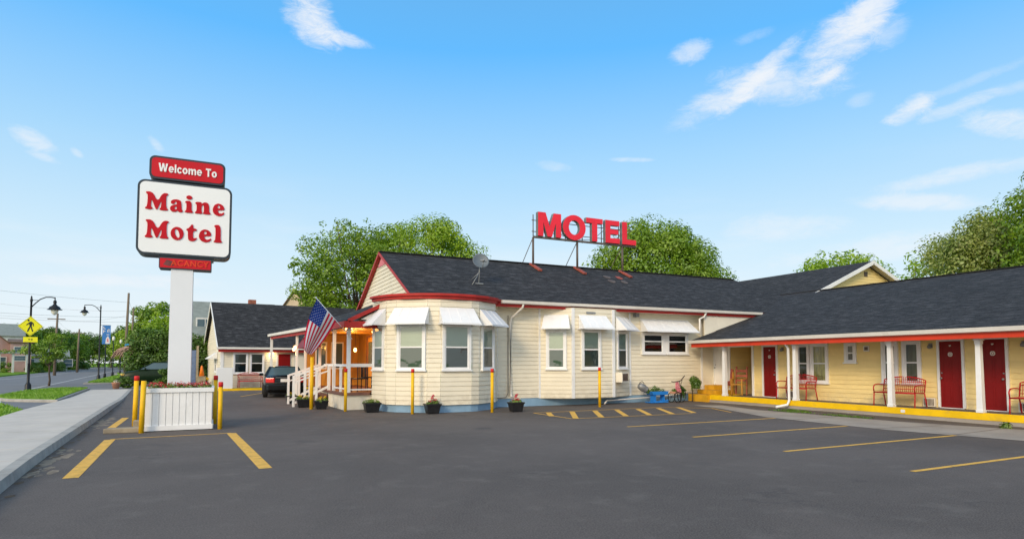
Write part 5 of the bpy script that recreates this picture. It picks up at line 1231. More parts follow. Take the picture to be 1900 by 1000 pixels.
# ------------------------------------------------------------------ cars
def make_car(name, label, loc, rz, paint, L=4.5, Wd=1.75, H=1.42, suv=False):
    t = thing(name, label, 'car', loc, rz)
    F = frame(loc, rz); hw = Wd/2     # nose towards +y
    # stations: y, sill z, shoulder z, half width at sill, at shoulder
    st = [(-L/2, .42, .78, .62, .66), (-L/2+.06, .30, .90, .76, .76), (-L/2+.35, .22, .97, .84, .82), (-L/2+.9, .20, .99, .87, .85), (-.3, .19, .95, .875, .86),
          (.7, .19, .93, .875, .85), (L/2-1.0, .20, .88, .86, .82), (L/2-.4, .22, .78, .82, .76), (L/2-.08, .30, .66, .70, .66), (L/2, .40, .56, .58, .56)]
    if suv: st = [(y, a+.12, b+.16, c, d) for y, a, b, c, d in st]
    mb = MB(F); mb.smooth = True; n = 12; i0 = len(mb.v); sec = 0
    for y, za, zb, wa, wb in st:
        zm = (za+zb)/2; prof = [(0, za-.03), (wa*.85, za-.02), (wa, za+.06), (max(wa, wb)+.02, zm), (wb+.01, zb-.10), (wb-.05, zb), (wb*.6, zb+.03), (0, zb+.045)]
        pr = [(-x, z) for x, z in prof[1:-1]][::-1]
        ring = prof+pr; sec = len(ring); mb.addv([(x, y, z) for x, z in ring])
    for k in range(len(st)-1):
        for j in range(sec): q = i0+k*sec; mb.face([q+j, q+(j+1) % sec, q+sec+(j+1) % sec, q+sec+j])
    mb.face([i0+j for j in range(sec)]); mb.face([i0+(len(st)-1)*sec+j for j in reversed(range(sec))])
    body = mb.build('body', paint, t, recalc=True)
    # greenhouse
    zb = .97+(.16 if suv else 0); zt = H
    yb0, yb1, yt0, yt1 = (-L/2+.62, L/2-1.15, -L/2+1.35, L/2-1.95) if not suv else (-L/2+.25, L/2-1.1, -L/2+.6, L/2-1.95)
    wb, wt = .80, .60
    mb = MB(F); P = [(-wb, yb0, zb), (wb, yb0, zb), (wb, yb1, zb-.04), (-wb, yb1, zb-.04), (-wt, yt0, zt), (wt, yt0, zt), (wt, yt1, zt), (-wt, yt1, zt)]
    i = mb.addv(P)
    for q in ((0,1,5,4),(1,2,6,5),(2,3,7,6),(3,0,4,7)): mb.face([i+k for k in q])
    mb.build('windows', 'car_glass', t, recalc=True)
    mb = MB(F); mb.smooth = True; i0 = len(mb.v); m_, n_ = 8, 8
    for a in range(m_+1):
        for b in range(n_+1):
            u, v = a/m_*2-1, b/n_; mb.addv([(u*(wt+.02), lerp(yt0-.03, yt1+.03, v), zt+.05*(1-u*u)*(1-(2*v-1)**4)-.02*abs(u)**3+.004)])
    for a in range(m_):
        for b in range(n_): q = i0+a*(n_+1)+b; mb.face([q, q+n_+1, q+n_+2, q+1])
    mb.build('roof', paint, t)
    mb = MB(F)
    for s in (-1, 1):
        mb.bar((s*wb, yb0, zb), (s*wt, yt0, zt), .07, .05); mb.bar((s*wb, yb1, zb-.03), (s*wt, yt1, zt), .07, .05)
        mb.bar((s*(wb+.005), (yb0+yb1)/2, zb), (s*wt, (yt0+yt1)/2, zt), .08, .03); mb.bar((s*wt, yt0, zt), (s*wt, yt1, zt), .06, .05)
        mb.bar((s*wb, yb0, zb), (s*wb, yb1, zb-.03), .04, .05)
    mb.bar((-wb, yb0, zb), (wb, yb0, zb), .05, .05); mb.bar((-wt, yt0, zt), (wt, yt0, zt), .05, .04); mb.build('pillars', paint, t)
    for sx in (-1, 1):
        for yy in (-L/2+.85, L/2-.85):
            R_ = .33 if suv else .31
            mb = MB(F @ Matrix.Translation((sx*(hw-.1), yy, R_))); mb.lathe([(R_*.55, -.10), (R_*.95, -.10), (R_, -.06), (R_, .06), (R_*.95, .10), (R_*.55, .10)], (0, 0, 0), 22, axis='x'); wl = mb.build('wheel', 'tyre', t)
            mb = MB(F @ Matrix.Translation((sx*(hw-.1)+sx*.02, yy, R_))); mb.lathe([(.02, -.06), (R_*.6, -.06), (R_*.62, .075 if sx > 0 else .06), (R_*.3, .085), (.03, .09)], (0, 0, 0), 14, axis='x'); mb.build('rim', 'rim', wl)
    zl = .80+(.16 if suv else 0)
    for s in (-1, 1):
        mb = MB(F @ frame((s*.64, -L/2+.02, zl), s*R(22))); mb.box(-.19, .19, -.035, .12, -.11, .10); mb.build('taillight', 'tail_red', t, bevel=.025)
        mb = MB(F @ frame((s*.62, L/2-.12, .62+(.16 if suv else 0)), -s*R(25))); mb.box(-.18, .18, -.15, .05, -.08, .07); mb.build('headlight', 'headlight', t, bevel=.025)
        mb = MB(F @ Matrix.Translation((s*(hw+.06), yb1-.45, zb+.03))); mb.box(-.09, .09, -.05, .05, -.05, .08); mb.build('mirror', paint, t, bevel=.025)
    mb = MB(F); mb.box(-.20, .20, -L/2-.03, -L/2+.05, zl-.08, zl+.06); mb.build('licence_plate', 'plate', t)
    mb = MB(F); mb.box(-.42, .42, -L/2-.022, -L/2+.08, zl+.10, zl+.125); mb.build('trunk_trim', 'rim', t)
    mb = MB(F); mb.prism([(-.80, -L/2+.10, .34), (-.72, -L/2-.09, .34), (.72, -L/2-.09, .34), (.80, -L/2+.10, .34)], (0, 0, .26)); mb.build('bumper', paint, t, bevel=.04)
    return t
make_car('parked_car', 'black sedan parked nose in before the annex, red tail lights facing the lot', (2.98, 31.7, 0), R(-3), 'car_black', 4.5, 1.84, 1.38)
make_car('parked_car', 'dark car beyond the black sedan, mostly hidden behind it under the covered walk', (6.2, 34.6, 0), R(4), 'car_green', H=1.5)
make_car('parked_car', 'dark sport utility car parked side on in the driveway behind the sign', (-3.3, 49.2, 0), R(86), 'car_green', 4.9, 1.8, 1.60, True)

# ------------------------------------------------------------------ street lamps, crossing sign, banner
def street_lamp(x, y, H, reach, armdir, label, base=.1):
    t = thing('street_lamp', label, 'street lamp', (x, y, base), 0, 'black gooseneck street lamps along the road')
    F = frame((x, y, base), armdir); mb = MB(F)
    mb.lathe([(.17, 0), (.17, .06), (.145, .10), (.14, .32), (.10, .40), (.065, .46), (.06, 1.4), (.07, 1.43), (.055, 1.47), (.047, H-.25), (.062, H-.22), (.062, H-.12), (.04, H-.08), (.045, H-.02), (.02, H+.06), (0, H+.08)], (0, 0, 0), 14); mb.build('pole', 'black_metal', t)
    mb = MB(F); mb.tube([(0, 0, H-.55), (.18, 0, H-.32), (.38, 0, H-.10), (.62, 0, H+.02), (.85, 0, H+.03), (reach, 0, H)], .028, 8); mb.tube([(0, 0, H-.15), (.30, 0, H-.16)], .014, 6); mb.tube([(reach, 0, H+.03), (reach, 0, H-.14)], .026, 8); mb.build('arm', 'black_metal', t)
    mb = MB(F); c = (reach, 0, H-.75)
    mb.lathe([(.05, .62), (.075, .58), (.085, .50), (.06, .42), (.08, .40), (.12, .34), (.24, .26), (.27, .17), (.34, .13), (.35, .11), (.05, .12)], c, 18); mb.build('lamp_shade', 'black_metal', t)
    mb = MB(F); mb.lathe([(.17, .12), (.17, .04), (.13, -.08), (.06, -.15), (.01, -.17)], c, 16); mb.build('globe', 'lamp_glass', t)
    return t
street_lamp(-8.85, 40.2, 4.95, 1.02, R(0), 'black street lamp carrying the yellow crossing sign, arm reaching right')
street_lamp(-8.95, 62.5, 6.35, 1.15, R(180), 'plain black street lamp without a sign, arm reaching left over the road')
def small_lamp(x, y, label):
    t = thing('street_lamp', label, 'street lamp', (x, y, .1), 0, 'distant black posts along the sidewalk')
    mb = MB(); mb.tube([(x, y, 0), (x, y, .5), (x, y, .52), (x, y, 4.0)], [.13, .12, .05, .045], 8); mb.build('pole', 'black_metal', t)
    mb = MB(); mb.lathe([(.05, 4.0), (.14, 4.05), (.16, 4.35), (.05, 4.5)], (x, y, 0), 10); mb.build('globe', 'lamp_glass', t)
small_lamp(-9.8, 72.0, 'thin black post right of the arched lamp under the street trees')
small_lamp(-10.3, 81.0, 'farther thin black post half way between the lamp and the utility pole')
small_lamp(-10.9, 92.0, 'farthest thin black post nearly lost under the street trees')
t = thing('crossing_sign', 'yellow diamond pedestrian crossing sign with a small arrow plaque on the lamp post', 'sign', (-8.82, 40.05, 3.4))
F = frame((-8.80, 39.98, 3.50), R(8)); a = .53
mb = MB(F); mb.prism([(0, 0, -a), (a, 0, 0), (0, 0, a), (-a, 0, 0)], (0, .012, 0)); mb.build('board', 'sign_yellow', t, recalc=True)
mb = MB(F); b = a*.93; c = a*.90
for k in range(4):
    cs_ = [(0, -1), (1, 0), (0, 1), (-1, 0)]; p, q = cs_[k], cs_[(k+1) % 4]
    mb.poly([(p[0]*b, -.003, p[1]*b), (q[0]*b, -.003, q[1]*b), (q[0]*c, -.003, q[1]*c), (p[0]*c, -.003, p[1]*c)])
mb.build('border', 'sign_black', t)
mb = MB(F); y = -.004
mb.poly([(-.085+.048*math.cos(k*.628), y, .30+.052*math.sin(k*.628)) for k in range(10)])
mb.poly([(-.03, y-.001, .235), (.05, y-.001, .24), (.075, y-.001, .10), (.05, y-.001, -.02), (-.04, y-.001, -.02), (-.05, y-.001, .12)])
mb.poly([(-.04, y-.002, .22), (-.12, y-.002, .13), (-.19, y-.002, .08), (-.175, y-.002, .04), (-.10, y-.002, .075), (-.01, y-.002, .15)])
mb.poly([(.04, y-.003, .235), (.13, y-.003, .16), (.14, y-.003, .0), (.105, y-.003, -.0), (.09, y-.003, .12), (.03, y-.003, .16)])
mb.poly([(-.04, y-.004, -.015), (.015, y-.004, -.015), (-.03, y-.004, -.14), (-.085, y-.004, -.29), (-.14, y-.004, -.29), (-.09, y-.004, -.12)])
mb.poly([(.0, y-.005, -.015), (.055, y-.005, -.015), (.085, y-.005, -.14), (.13, y-.005, -.28), (.07, y-.005, -.28), (.03, y-.005, -.13)])
mb.build('walking_figure', 'sign_black', t)
F = frame((-8.78, 39.98, 2.80), R(8)); mb = MB(F); mb.box(-.30, .30, 0, .012, -.14, .13); mb.build('arrow_board', 'sign_yellow', t)
mb = MB(F); mb.poly([(-.10, -.003, 0), (-.04, -.003, .045), (-.04, -.003, .012), (.02, -.003, .012), (.02, -.003, -.012), (-.04, -.003, -.012), (-.04, -.003, -.045)]); mb.poly([(.11, -.003, .0), (.05, -.003, .045), (.03, -.003, .02), (.03, -.003, -.02), (.05, -.003, -.045)]); mb.build('arrow', 'sign_black', t)
t = thing('street_banner', 'blue street banner with white markings hanging beside the second lamp post', 'banner', (-8.5, 62.3, 3.2))
F = frame((-8.83, 62.4, 3.15), 0); mb = MB(F); mb.box(.06, .66, -.005, .005, 0, 1.62); mb.build('cloth', 'banner_blue', t)
mb = MB(F); mb.tube([(-.1, 0, 1.62), (.68, 0, 1.62)], .015, 6); mb.build('rod', 'black_metal', t); mb = MB(F); mb.tube([(-.1, 0, .0), (.68, 0, .0)], .015, 6); mb.build('rod', 'black_metal', t)
mb = MB(F); rr = random.Random(4)
for (x, z, w_, h_) in ((.12, 1.32, .06, .2), (.12, 1.3, .18, .05), (.12, .98, .06, .24), (.20, 1.1, .08, .05), (.42, 1.25, .16, .05), (.42, 1.02, .05, .28), (.52, 1.02, .05, .24), (.36, .80, .2, .05)): mb.poly([(x, -.008, z), (x+w_, -.008, z), (x+w_, -.008, z+h_), (x, -.008, z+h_)])
mb.poly([(.30, -.008, .05), (.62, -.008, .05), (.60, -.008, .45), (.48, -.008, .72), (.34, -.008, .5)]); mb.build('markings', 'flag_white', t)
mb = MB(F); mb.poly([(.40, -.011, .2), (.54, -.011, .2), (.50, -.011, .5), (.42, -.011, .5)]); mb.build('emblem', 'pink_cloth', t)

# utility poles and wires
def upole(x, y, h, r, label, arm=True):
    t = thing('utility_pole', label, 'utility pole', (x, y, 0), 0, 'wooden utility poles along the street')
    mb = MB(); mb.tube([(x, y, -.1), (x+.02, y, h*.5), (x+.10, y, h)], [r*1.25, r, r*.75], 10); mb.build('pole', 'wood_pole', t)
    if arm: mb = MB(); mb.bar((x-.9, y, h-.7), (x+.9, y, h-.7), .09, .11); mb.build('crossarm', 'wood_pole', t); 
    return t
t = upole(-8.1, 72, 8.55, .13, 'tall leaning brown utility pole left of the motel sign', False)
mb = MB(); mb.box(-8.28, -7.98, 71.75, 71.85, 1.9, 3.1); mb.build('meter_box', 'sign_white', t)
upole(-8.9, 84, 8.0, .11, 'thin grey utility pole just right of the tall leaning one', False)
upole(-17.7, 92, 7.6, .14, 'utility pole with crossarm rising above the trees across the road')
upole(-20.1, 120, 7.0, .15, 'far utility pole with crossarm beside the road bend')
wires = []
for (a, b, sag) in (((-8.05, 72, 7.6), (-30, 55, 9.0), .5), ((-8.05, 72, 6.1), (-30, 52, 6.6), .6), ((-8.05, 72, 5.6), (-30, 60, 6.4), .5), ((-17.7, 92, 7.0), (-36, 60, 7.4), .5),
                    ((-17.7, 92, 6.9), (-8.05, 72, 6.3), .4), ((-17.7, 92, 6.9), (-20.1, 120, 6.3), .5), ((-8.9, 84, 7.8), (-8.05, 72, 8.2), .2), ((-30, 90, 9.5), (-8.9, 84, 7.6), .6)):
    mb = MB(); mb.tube([Vector(a).lerp(Vector(b), k/14)-Vector((0, 0, sag*4*(k/14)*(1-k/14))) for k in range(15)], .009, 4)
    wires.append(one('overhead_wire', mb, 'wire', 'thin overhead wires strung between the utility poles', 'wire', 'overhead wires', loc=a))
# small street signs near the poles
t = thing('street_name_sign', 'small blue street name sign beside the utility poles', 'sign', (-6.9, 66, 0))
mb = MB(); mb.tube([(-6.9, 66, 0), (-6.9, 66, 3.4)], .035, 7); mb.build('post', 'galv', t)
mb = MB(); mb.box(-7.5, -6.5, 65.9, 65.93, 3.05, 3.3); mb.build('board', 'sign_blue', t); mb = MB(); mb.box(-7.1, -6.7, 65.8, 65.83, 3.3, 3.75); mb.build('board', 'sign_blue', t)
t = thing('street_name_sign', 'small pale green street name sign in front of the hedge behind the sign pillar', 'sign', (-4.4, 54.8, 0))
mb = MB(); mb.tube([(-4.4, 54.8, 0), (-4.4, 54.8, 3.9)], .03, 7); mb.build('post', 'black_metal', t)
mb = MB(F := frame((-4.4, 54.75, 3.95), 0)); mb.box(-.42, .42, -.01, .01, -.14, .14); mb.build('board', 'sign_green', t)

# ------------------------------------------------------------------ trees
def tree(name, label, loc, h, crown, trunk_r, m, nclump, cr, dens, leaf, seed=1, group=None, fork=.35, cat='tree', flat=.75, lobes=7, sparse=0.0):
    """crown = (rx, ry, z_low, z_high)"""
    rg = np.random.default_rng(seed); x0, y0, z0 = loc; rx, ry, zl, zh = crown
    t = thing(name, label, cat, loc, 0, group)
    c0 = np.array([x0, y0, (zl+zh)/2]); S = np.array([rx, ry, (zh-zl)/2])
    L = [rg.normal(size=3) for _ in range(lobes)]; L = [l/np.linalg.norm(l) for l in L]; A = rg.uniform(-.26, .16, lobes)
    cen, rad = [], []
    tries = 0
    while len(cen) < nclump and tries < nclump*30:
        tries += 1
        d = rg.normal(size=3); d /= np.linalg.norm(d); r = rg.uniform(.35, 1)**.5
        w = 1+sum(a*max(0, float(np.dot(d, l)))**5*1.6 for a, l in zip(A, L))
        p = c0+d*S*r*w*.93
        if r < .55 and rg.random() < .4: continue
        q = cr*rg.uniform(.6, 1.25)
        if sparse and rg.random() < sparse and d[2] > -.2: q *= .55
        cen.append(p); rad.append(q)
    if sparse:
        for _ in range(int(nclump*sparse)):
            d = rg.normal(size=3); d[2] = abs(d[2])*.7; d /= np.linalg.norm(d); p = c0+d*S*rg.uniform(.96, 1.06); cen.append(p); rad.append(cr*.30)
    mb = MB(); mb.leaves(cen, rad, float(dens), leaf, flat, rg)
    crn = mb.build('crown', m, t)
    mb = MB(); zf = zl+(zh-zl)*.05; top = Vector((x0, y0, zl+(zh-zl)*fork))
    mb.tube([(x0, y0, z0-.1), (x0+.05, y0, z0+.4), (x0, y0, (z0+zf)/2), tuple(top)], [trunk_r*1.4, trunk_r, trunk_r*.85, trunk_r*.5], 10)
    mb.build('trunk', 'bark', t)
    mb = MB(); idx = rg.choice(len(cen), min(len(cen), 26), replace=False)
    for k in idx:
        p = Vector(cen[k]); s = Vector((x0, y0, lerp(max(z0+.5, zf*.6), top.z, rg.uniform(.2, 1)))); m1 = s.lerp(p, .5)+Vector((0, 0, -.04*(p-s).length))
        mb.tube([s, m1, p], [trunk_r*.34, trunk_r*.2, .02], 6)
    mb.build('limb', 'bark', t); return t
tree('tree', 'loose airy green tree rising left of the white office gable', (10.2, 49.6, 0), 13, (5.2, 4.6, 2.2, 13.1), .32, 'leaf_mid', 250, 1.1, 150, .115, 11, 'large trees behind the motel', sparse=.32)
tree('tree', 'rounded bright green tree behind the office ridge left of the dish', (16.9, 51.0, 0), 14, (6.0, 4.8, 4.0, 14.2), .38, 'leaf_bright', 240, 1.25, 155, .12, 12, 'large trees behind the motel')
tree('tree', 'dense dark green tree behind the ridge at the MOTEL letters', (31.6, 37.3, 0), 13, (7.0, 5.4, 2.5, 12.9), .4, 'leaf_mid', 300, 1.2, 170, .115, 13, 'large trees behind the motel', lobes=9)
tree('tree', 'small bright tree peeking over the rear wing gable', (55.8, 40.2, 0), 13, (5.4, 4, 7.0, 13.1), .25, 'leaf_bright', 110, 1.0, 60, .17, 14, 'large trees behind the motel')
tree('tree', 'spreading olive tree with pale blossom beyond the guest wing roof', (45.4, 21.5, 0), 12.5, (6.0, 5.6, 3.4, 12.6), .38, 'leaf_olive', 290, 1.1, 170, .10, 15, 'large trees behind the motel', lobes=10)
tree('tree', 'tall dark green tree at the right edge behind the guest wing', (43.9, 15.4, 0), 15, (5.6, 5.2, 4.0, 15.4), .42, 'leaf_mid', 270, 1.2, 160, .11, 16, 'large trees behind the motel')
tree('tree', 'low pale green tree between the rear gable and the olive tree', (51.3, 31.0, 0), 10.4, (4.6, 3.5, 4.4, 10.5), .2, 'leaf_bright', 60, .95, 70, .15, 17, 'large trees behind the motel')
tree('young_tree', 'slim young street tree with feathery crown behind the crossing sign', (-10.2, 51.5, 0), 4, (1.55, 1.5, 1.5, 3.7), .06, 'leaf_mid', 50, .42, 420, .075, 21, lobes=5, flat=.5)
# the street's tree line, left to right
ST = [(-42, 150, 9.0, 5.0, 'leaf_dark', 'dark tree behind the grey roofed house at the left edge'), (-36.5, 150, 8.6, 4.6, 'leaf_mid', 'tree right behind the diamond crossing sign'), (-33.0, 146, 8.8, 4.6, 'leaf_mid', 'wide tree behind the young street tree'),
      (-30.0, 150, 9.4, 4.4, 'leaf_dark', 'darker tree around the utility pole with crossarm'), (-29.5, 165, 8.6, 4.6, 'leaf_mid', 'mid green tree where the road starts to bend'), (-28.5, 178, 9.0, 4.6, 'leaf_dark', 'darker tree just left of the far road bend'),
      (-26.5, 205, 9.6, 5.6, 'leaf_mid', 'far tree standing at the end of the road'), (-20.5, 215, 10.2, 5.8, 'leaf_bright', 'far bright tree closing the view down the road'), (-18.2, 180, 8.6, 4.4, 'leaf_mid', 'tree beyond the arched lamp on the far right side of the road'),
      (-16.0, 160, 8.6, 4.6, 'leaf_bright', 'bright tree just right of the arched lamp post'), (-14.9, 134, 7.2, 3.8, 'leaf_mid', 'round tree seen behind the blue banner'), (-12.4, 118, 7.6, 3.4, 'leaf_dark', 'darker round tree right of the blue banner'),
      (-10.4, 98, 6.0, 2.6, 'leaf_bright', 'yellow green street tree around the leaning utility pole'), (-8.2, 104, 10.6, 3.2, 'leaf_mid', 'tall tree with upright crown left of the sign pillar'), (-5.3, 78, 7.3, 2.5, 'leaf_bright', 'bright round tree directly left of the sign pillar'), (-3.2, 86, 7.6, 2.6, 'leaf_mid', 'tree hidden mostly behind the sign pillar'),
      (-7.4, 88, 5.2, 2.2, 'leaf_mid', 'low bushy tree behind the thatched shelter')]
for k, (x, y, h, r, m, lab) in enumerate(ST):
    tree('street_tree', lab, (x, y, 0), h, (r, r, h*.26, h), .16, m, 75, r*.30, 150/max(1, (r*.3)**2)*.9, .16 if y < 100 else .2, 30+k, 'trees along the street')
# shrubs
def shrub(x, y, rx, ry, h, label, m='leaf_hedge', seed=1, name='shrub', n=26, leaf=.06, group=None, cr=None):
    rg = np.random.default_rng(seed); cr = cr or min(rx, ry, h)*.42
    cs = [(x+rg.uniform(-rx, rx), y+rg.uniform(-ry, ry), cr*.6+abs(rg.uniform(0, 1))*(h-cr*1.3)) for _ in range(n)]
    cs = [(x+(c[0]-x)*math.sqrt(max(.15, 1-(c[2]/h)**2*.6)), y+(c[1]-y)*math.sqrt(max(.15, 1-(c[2]/h)**2*.6)), c[2]) for c in cs]
    mb = MB(); mb.leaves(cs, [cr*rg.uniform(.8, 1.2) for _ in cs], max(60, int(300*cr)), leaf, .85, rg)
    return one(name, mb, m, label, 'shrub', group, loc=(x, y, 0))
shrub(-5.15, 44.9, .55, .3, .75, 'low clipped hedge at the edge of the driveway', 'leaf_hedge', 3, 'hedge', 40, .05)
shrub(-4.6, 53.6, 1.3, .8, 4.3, 'tall leafy hedge left of the sign pillar', 'leaf_hedge', 4, 'hedge', 90, .10, cr=.62)
shrub(-2.6, 46.3, .9, .5, 1.35, 'dark bushes under the sign behind the flower box', 'leaf_dark', 5, n=40, leaf=.07)
shrub(-1.0, 47.2, .75, .6, 3.6, 'tall dark shrub between the sign pillar and the annex', 'leaf_dark', 6, n=70, leaf=.08, cr=.5)
shrub(-.5, 43.2, .35, .3, .8, 'small yellow flowering shrub beside the annex corner', 'petal_yellow', 7, n=8, leaf=.04)
shrub(-9.0, 22.5, 1.2, 1.1, .62, 'low green bush at the left edge beside the sidewalk', 'leaf_bright', 8, n=36, leaf=.05)
for k, (x, y, r, h, lab) in enumerate(((-29.5, 117, 1.6, 1.7, 'clipped hedge before the pink house at the left edge'), (-25.2, 117, 1.2, 1.3, 'low hedge right of the pergola'), (-25.4, 124, 1.6, 2.0, 'rounded bush at the far road edge below the young tree'), (-26.5, 132, 2.6, 1.8, 'wide bush beside the low white house'), (-28.2, 152, 2.6, 2.2, 'bush group below the far utility pole'), (-29.0, 168, 3.0, 2.4, 'bushes where the road bends away'), (-15.6, 150, 2.2, 2.2, 'bushes along the far sidewalk'))):
    shrub(x, y, r, r*.6, h, lab, 'leaf_hedge' if k % 2 else 'leaf_mid', 40+k, n=40, leaf=.10, group='bushes along the street')
t = thing('flower_tub', 'terracotta tub with pale flowers in front of the clipped hedge', 'flower pot', (-5.35, 43.6, 0))
mb = MB(); mb.lathe([(.15, 0), (.22, .32), (.24, .34), (.24, .38), (.18, .38)], (-5.35, 43.6, .02), 14); mb.build('pot', 'terracotta', t)
mb = MB(); mb.leaves([(-5.35, 43.6, .45)], [.16], 60, .035, rng=rng); mb.build('flowers', 'petal_white', t)
# thatched garden parasol / pergola beside the pole
t = thing('thatched_shelter', 'brown thatched shelter with drooping palm leaf roof beside the utility poles', 'shelter', (-5.5, 58, 0))
mb = MB(); rr = random.Random(11)
for k in range(150):
    a = rr.uniform(0, 6.283); r_ = rr.uniform(1.0, 1.9); z0 = 3.35-.2*rr.random(); p = Vector((-5.3+.1*math.cos(a), 58+.1*math.sin(a), z0)); q = p+Vector((r_*math.cos(a), r_*math.sin(a)*.8, -.35*r_-.25*rr.random())); e = q+Vector((.25*math.cos(a), .25*math.sin(a), -.45*rr.random()-.1))
    mb.tube([p, q, e], [.07, .06, .015], 4, cap=False)
mb.build('thatch', 'palm_thatch', t)
mb = MB(); mb.tube([(-5.3, 58, 0), (-5.3, 58, 3.3)], .09, 8); mb.build('post', 'orange_wood', t)
# fence and cone beside the annex
t = thing('fence_panel', 'grey posts and green panel fence between the sign and the annex', 'fence', (-1.8, 45.5, 0))
mb = MB(); mb.box(-2.6, -1.15, 45.5, 45.54, .1, 2.4); mb.build('panel', 'fabric_blue', t)
mb = MB(); mb.box(-1.14, -1.0, 45.45, 45.6, 0, 2.7); mb.build('post', 'weathered_wood', t)
t = thing('traffic_cone', 'orange traffic cone standing beside the annex corner', 'cone', (-.75, 42.5, 0))
mb = MB(); mb.lathe([(.15, .75), (.05, 1.35), (.03, 1.4)], (-.75, 42.5, 0), 12); mb.build('cone', 'orange_cone', t)
mb = MB(); mb.box(-1.0, -.5, 42.3, 42.7, .72, .75); mb.box(-.98, -.52, 42.32, 42.68, 0, .72); mb.build('base', 'weathered_wood', t)

# ------------------------------------------------------------------ houses
def house(name, label, loc, rz, w, d, hw, hr, wm, rm, wins=(), porch=None, axis='x'):
    t = thing(name, label, 'house', loc, rz); F = frame(loc, rz)
    mb = MB(F); mb.box(-w/2, w/2, 0, d, 0, hw)
    if axis == 'x': mb.prism([(-w/2, 0, hw), (-w/2, d, hw), (-w/2, d/2, hr)], (w, 0, 0))
    else: mb.prism([(-w/2, 0, hw), (w/2, 0, hw), (0, 0, hr)], (0, d, 0))
    mb.build('wall', wm, t)
    mb = MB(F); e = .35; th = .14
    if axis == 'x':
        s = (hr-hw)/(d/2)
        for sg, ya in ((1, -e), (-1, d+e)): mb.prism([(-w/2-e, ya, hw-s*e+.02), (-w/2-e, d/2, hr+.02), (-w/2-e, d/2, hr+.02+th), (-w/2-e, ya, hw-s*e+.02+th)], (w+2*e, 0, 0))
    else:
        s = (hr-hw)/(w/2)
        for xa in (-w/2-e, w/2+e): mb.prism([(xa, -e, hw-s*e+.02), (0, -e, hr+.02), (0, -e, hr+.02+th), (xa, -e, hw-s*e+.02+th)], (0, d+2*e, 0))
    mb.build('roof', rm, t)
    for x, z, ww, hh in wins:
        mb = MB(F @ Matrix.Translation((x, 0, z))); c = .1
        mb.box(-c, 0, -.06, .02, -c, hh+c); mb.box(ww, ww+c, -.06, .02, -c, hh+c); mb.box(0, ww, -.06, .02, -c, 0); mb.box(0, ww, -.06, .02, hh, hh+c); mb.box(0, ww, -.05, .0, hh*.48, hh*.52)
        f = mb.build('window', 'house_white', t); mb = MB(F @ Matrix.Translation((x, 0, z))); mb.poly([(0, -.02, 0), (ww, -.02, 0), (ww, -.02, hh), (0, -.02, hh)]); mb.build('pane', 'car_glass', f)
    return t, F
t, F = house('neighbour_house', 'grey house with sage green roof slope and a roof window behind the annex', (1.0, 50.5, 0), R(2), 6.4, 9, 3.55, 6.3, 'house_white', 'roof_greenish', ((-2.6, 1.2, .9, 1.3), (1.2, 1.2, 1, 1.3)))
mb = MB(F); mb.box(-3.6, 3.6, -.45, -.38, 3.30, 3.55); mb.build('gutter', 'house_white', t)
FD = F @ Matrix.Translation((-1.65, 1.3, 4.4)); mb = MB(FD); mb.box(-.7, .55, -.35, 1.4, -.35, .55); dm = mb.build('dormer', 'house_white', t)
mb = MB(FD); mb.box(-.6, -.12, -.37, -.352, -.2, .42); mb.box(-.04, .45, -.37, -.352, -.2, .42); mb.build('pane', 'car_glass', dm)
house('neighbour_house', 'tan gabled house with brown roof peeping over the annex ridge', (9.2, 84, 0), R(-42), 3.8, 9, 8.6, 10.9, 'house_tan', 'roof_brown', ((-1.5, 5.2, .9, 1.3),), axis='y')
house('street_house', 'pink gabled house at the left edge across the road', (-31.6, 121, 0), R(24), 6, 9, 4.0, 6.6, 'house_pink', 'roof_brown', ((-2, 1, 1, 1.4), (1, 1, 1, 1.4)), axis='y')
house('street_house', 'grey roofed house rising above the pink house', (-36.5, 138, 0), R(14), 10, 10, 6.4, 8.6, 'house_white', 'roof_greenish', ((-3, 4.2, 1, 1.3), (0, 4.2, 1, 1.3), (3, 4.2, 1, 1.3)))
house('street_house', 'small coral red shop house behind the crossing sign', (-27.6, 120.5, 0), R(14), 2.6, 7, 4.7, 5.2, 'house_pink', 'roof_brown', ((-.8, 3.2, 1.5, .8), (-.8, 1.9, 1.6, .7)))
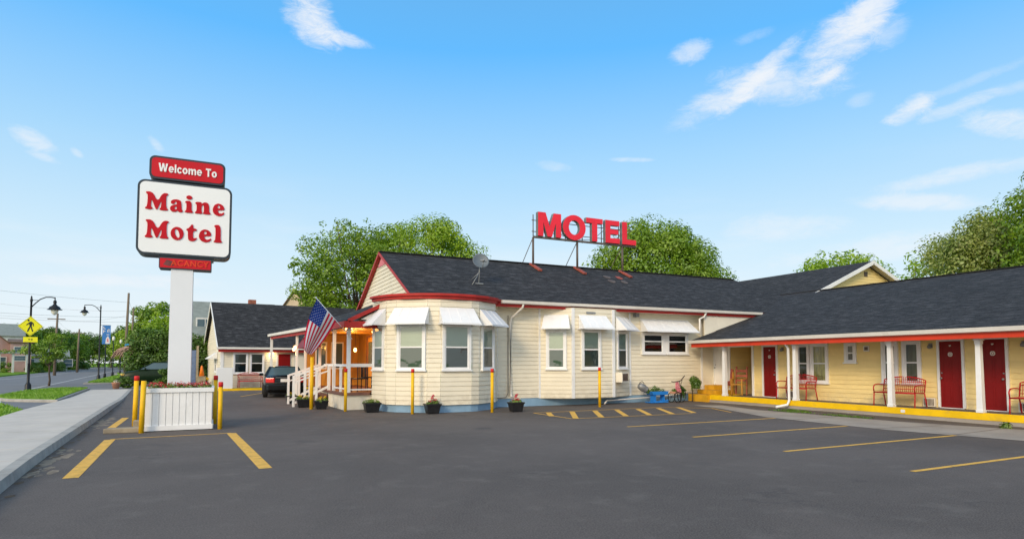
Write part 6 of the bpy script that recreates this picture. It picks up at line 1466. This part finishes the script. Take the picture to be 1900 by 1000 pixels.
house('street_house', 'low white house under the trees left of the far pole', (-26.8, 133, 0), R(12), 6, 8, 2.6, 3.9, 'house_white', 'roof_greenish', ((-3, .9, 1.3, 1.2), (0, .9, 1.3, 1.2), (2.4, .9, 1.3, 1.2)))
house('street_house', 'pale building far down the right side of the street among the trees', (-17.5, 172, 0), R(-2), 4, 8, 4.2, 5.6, 'house_tan', 'roof_brown', ((-1.4, 1.0, 1.0, 1.5), (.3, 1.0, 1.0, 1.5)))
# arcade pergola at the left
t = thing('garden_pergola', 'white post pergola overgrown with green creeper across the road', 'pergola', (-26.9, 113.6, 0), R(24)); F = frame((-26.9, 113.6, 0), R(24))
for x in (-1.6, 0, 1.6):
    mb = MB(F); mb.box(x-.12, x+.12, -.12, .12, 0, 2.9); mb.build('post', 'house_white', t)
mb = MB(F); mb.box(-2, 2, -.3, 1.8, 2.9, 3.1); mb.build('roof', 'house_grey', t)
mb = MB(F); mb.leaves([(x, 0, 3.2) for x in (-1.8, -1, -.2, .8)], [.5]*4, 130, .1, rng=rng); mb.build('creeper', 'leaf_mid', t)
t = thing('stop_sign', 'tiny red stop sign seen far down the street', 'sign', (-25.9, 140, 0))
mb = MB(); mb.tube([(-25.9, 140, 0), (-25.9, 140, 2.3)], .04, 6); mb.build('post', 'galv', t)
mb = MB(); mb.prism([(-25.9+.45*math.cos(R(22.5+45*k)), 139.9, 2.2+.45*math.sin(R(22.5+45*k))) for k in range(8)], (0, .02, 0)); mb.build('board', 'sign_red', t)
# white cabinet at the annex corner
mb = MB(frame((.35, 38.3, 0), R(6))); mb.box(-.3, .55, -.12, .12, 0, 1.3)
one('storage_cabinet', mb, 'sign_white', 'pale storage cabinet standing at the left corner of the annex', 'cabinet', loc=(.35, 38.3, 0), bevel=.02)

# far-off wood closing the view behind the street
rg = np.random.default_rng(77); mb = MB()
cs = [(x, 232+rg.uniform(-4, 4)+abs(x+20)*.05, z) for x in np.arange(-120, 40, 2.6) for z in (1.6, 4.2, 6.4+rg.uniform(-1, 1.2))]
mb.leaves(cs, [2.7*rg.uniform(.8, 1.2) for _ in cs], 150, .42, .9, rg)
mb.build('distant_woods', 'leaf_dark', kind='stuff')
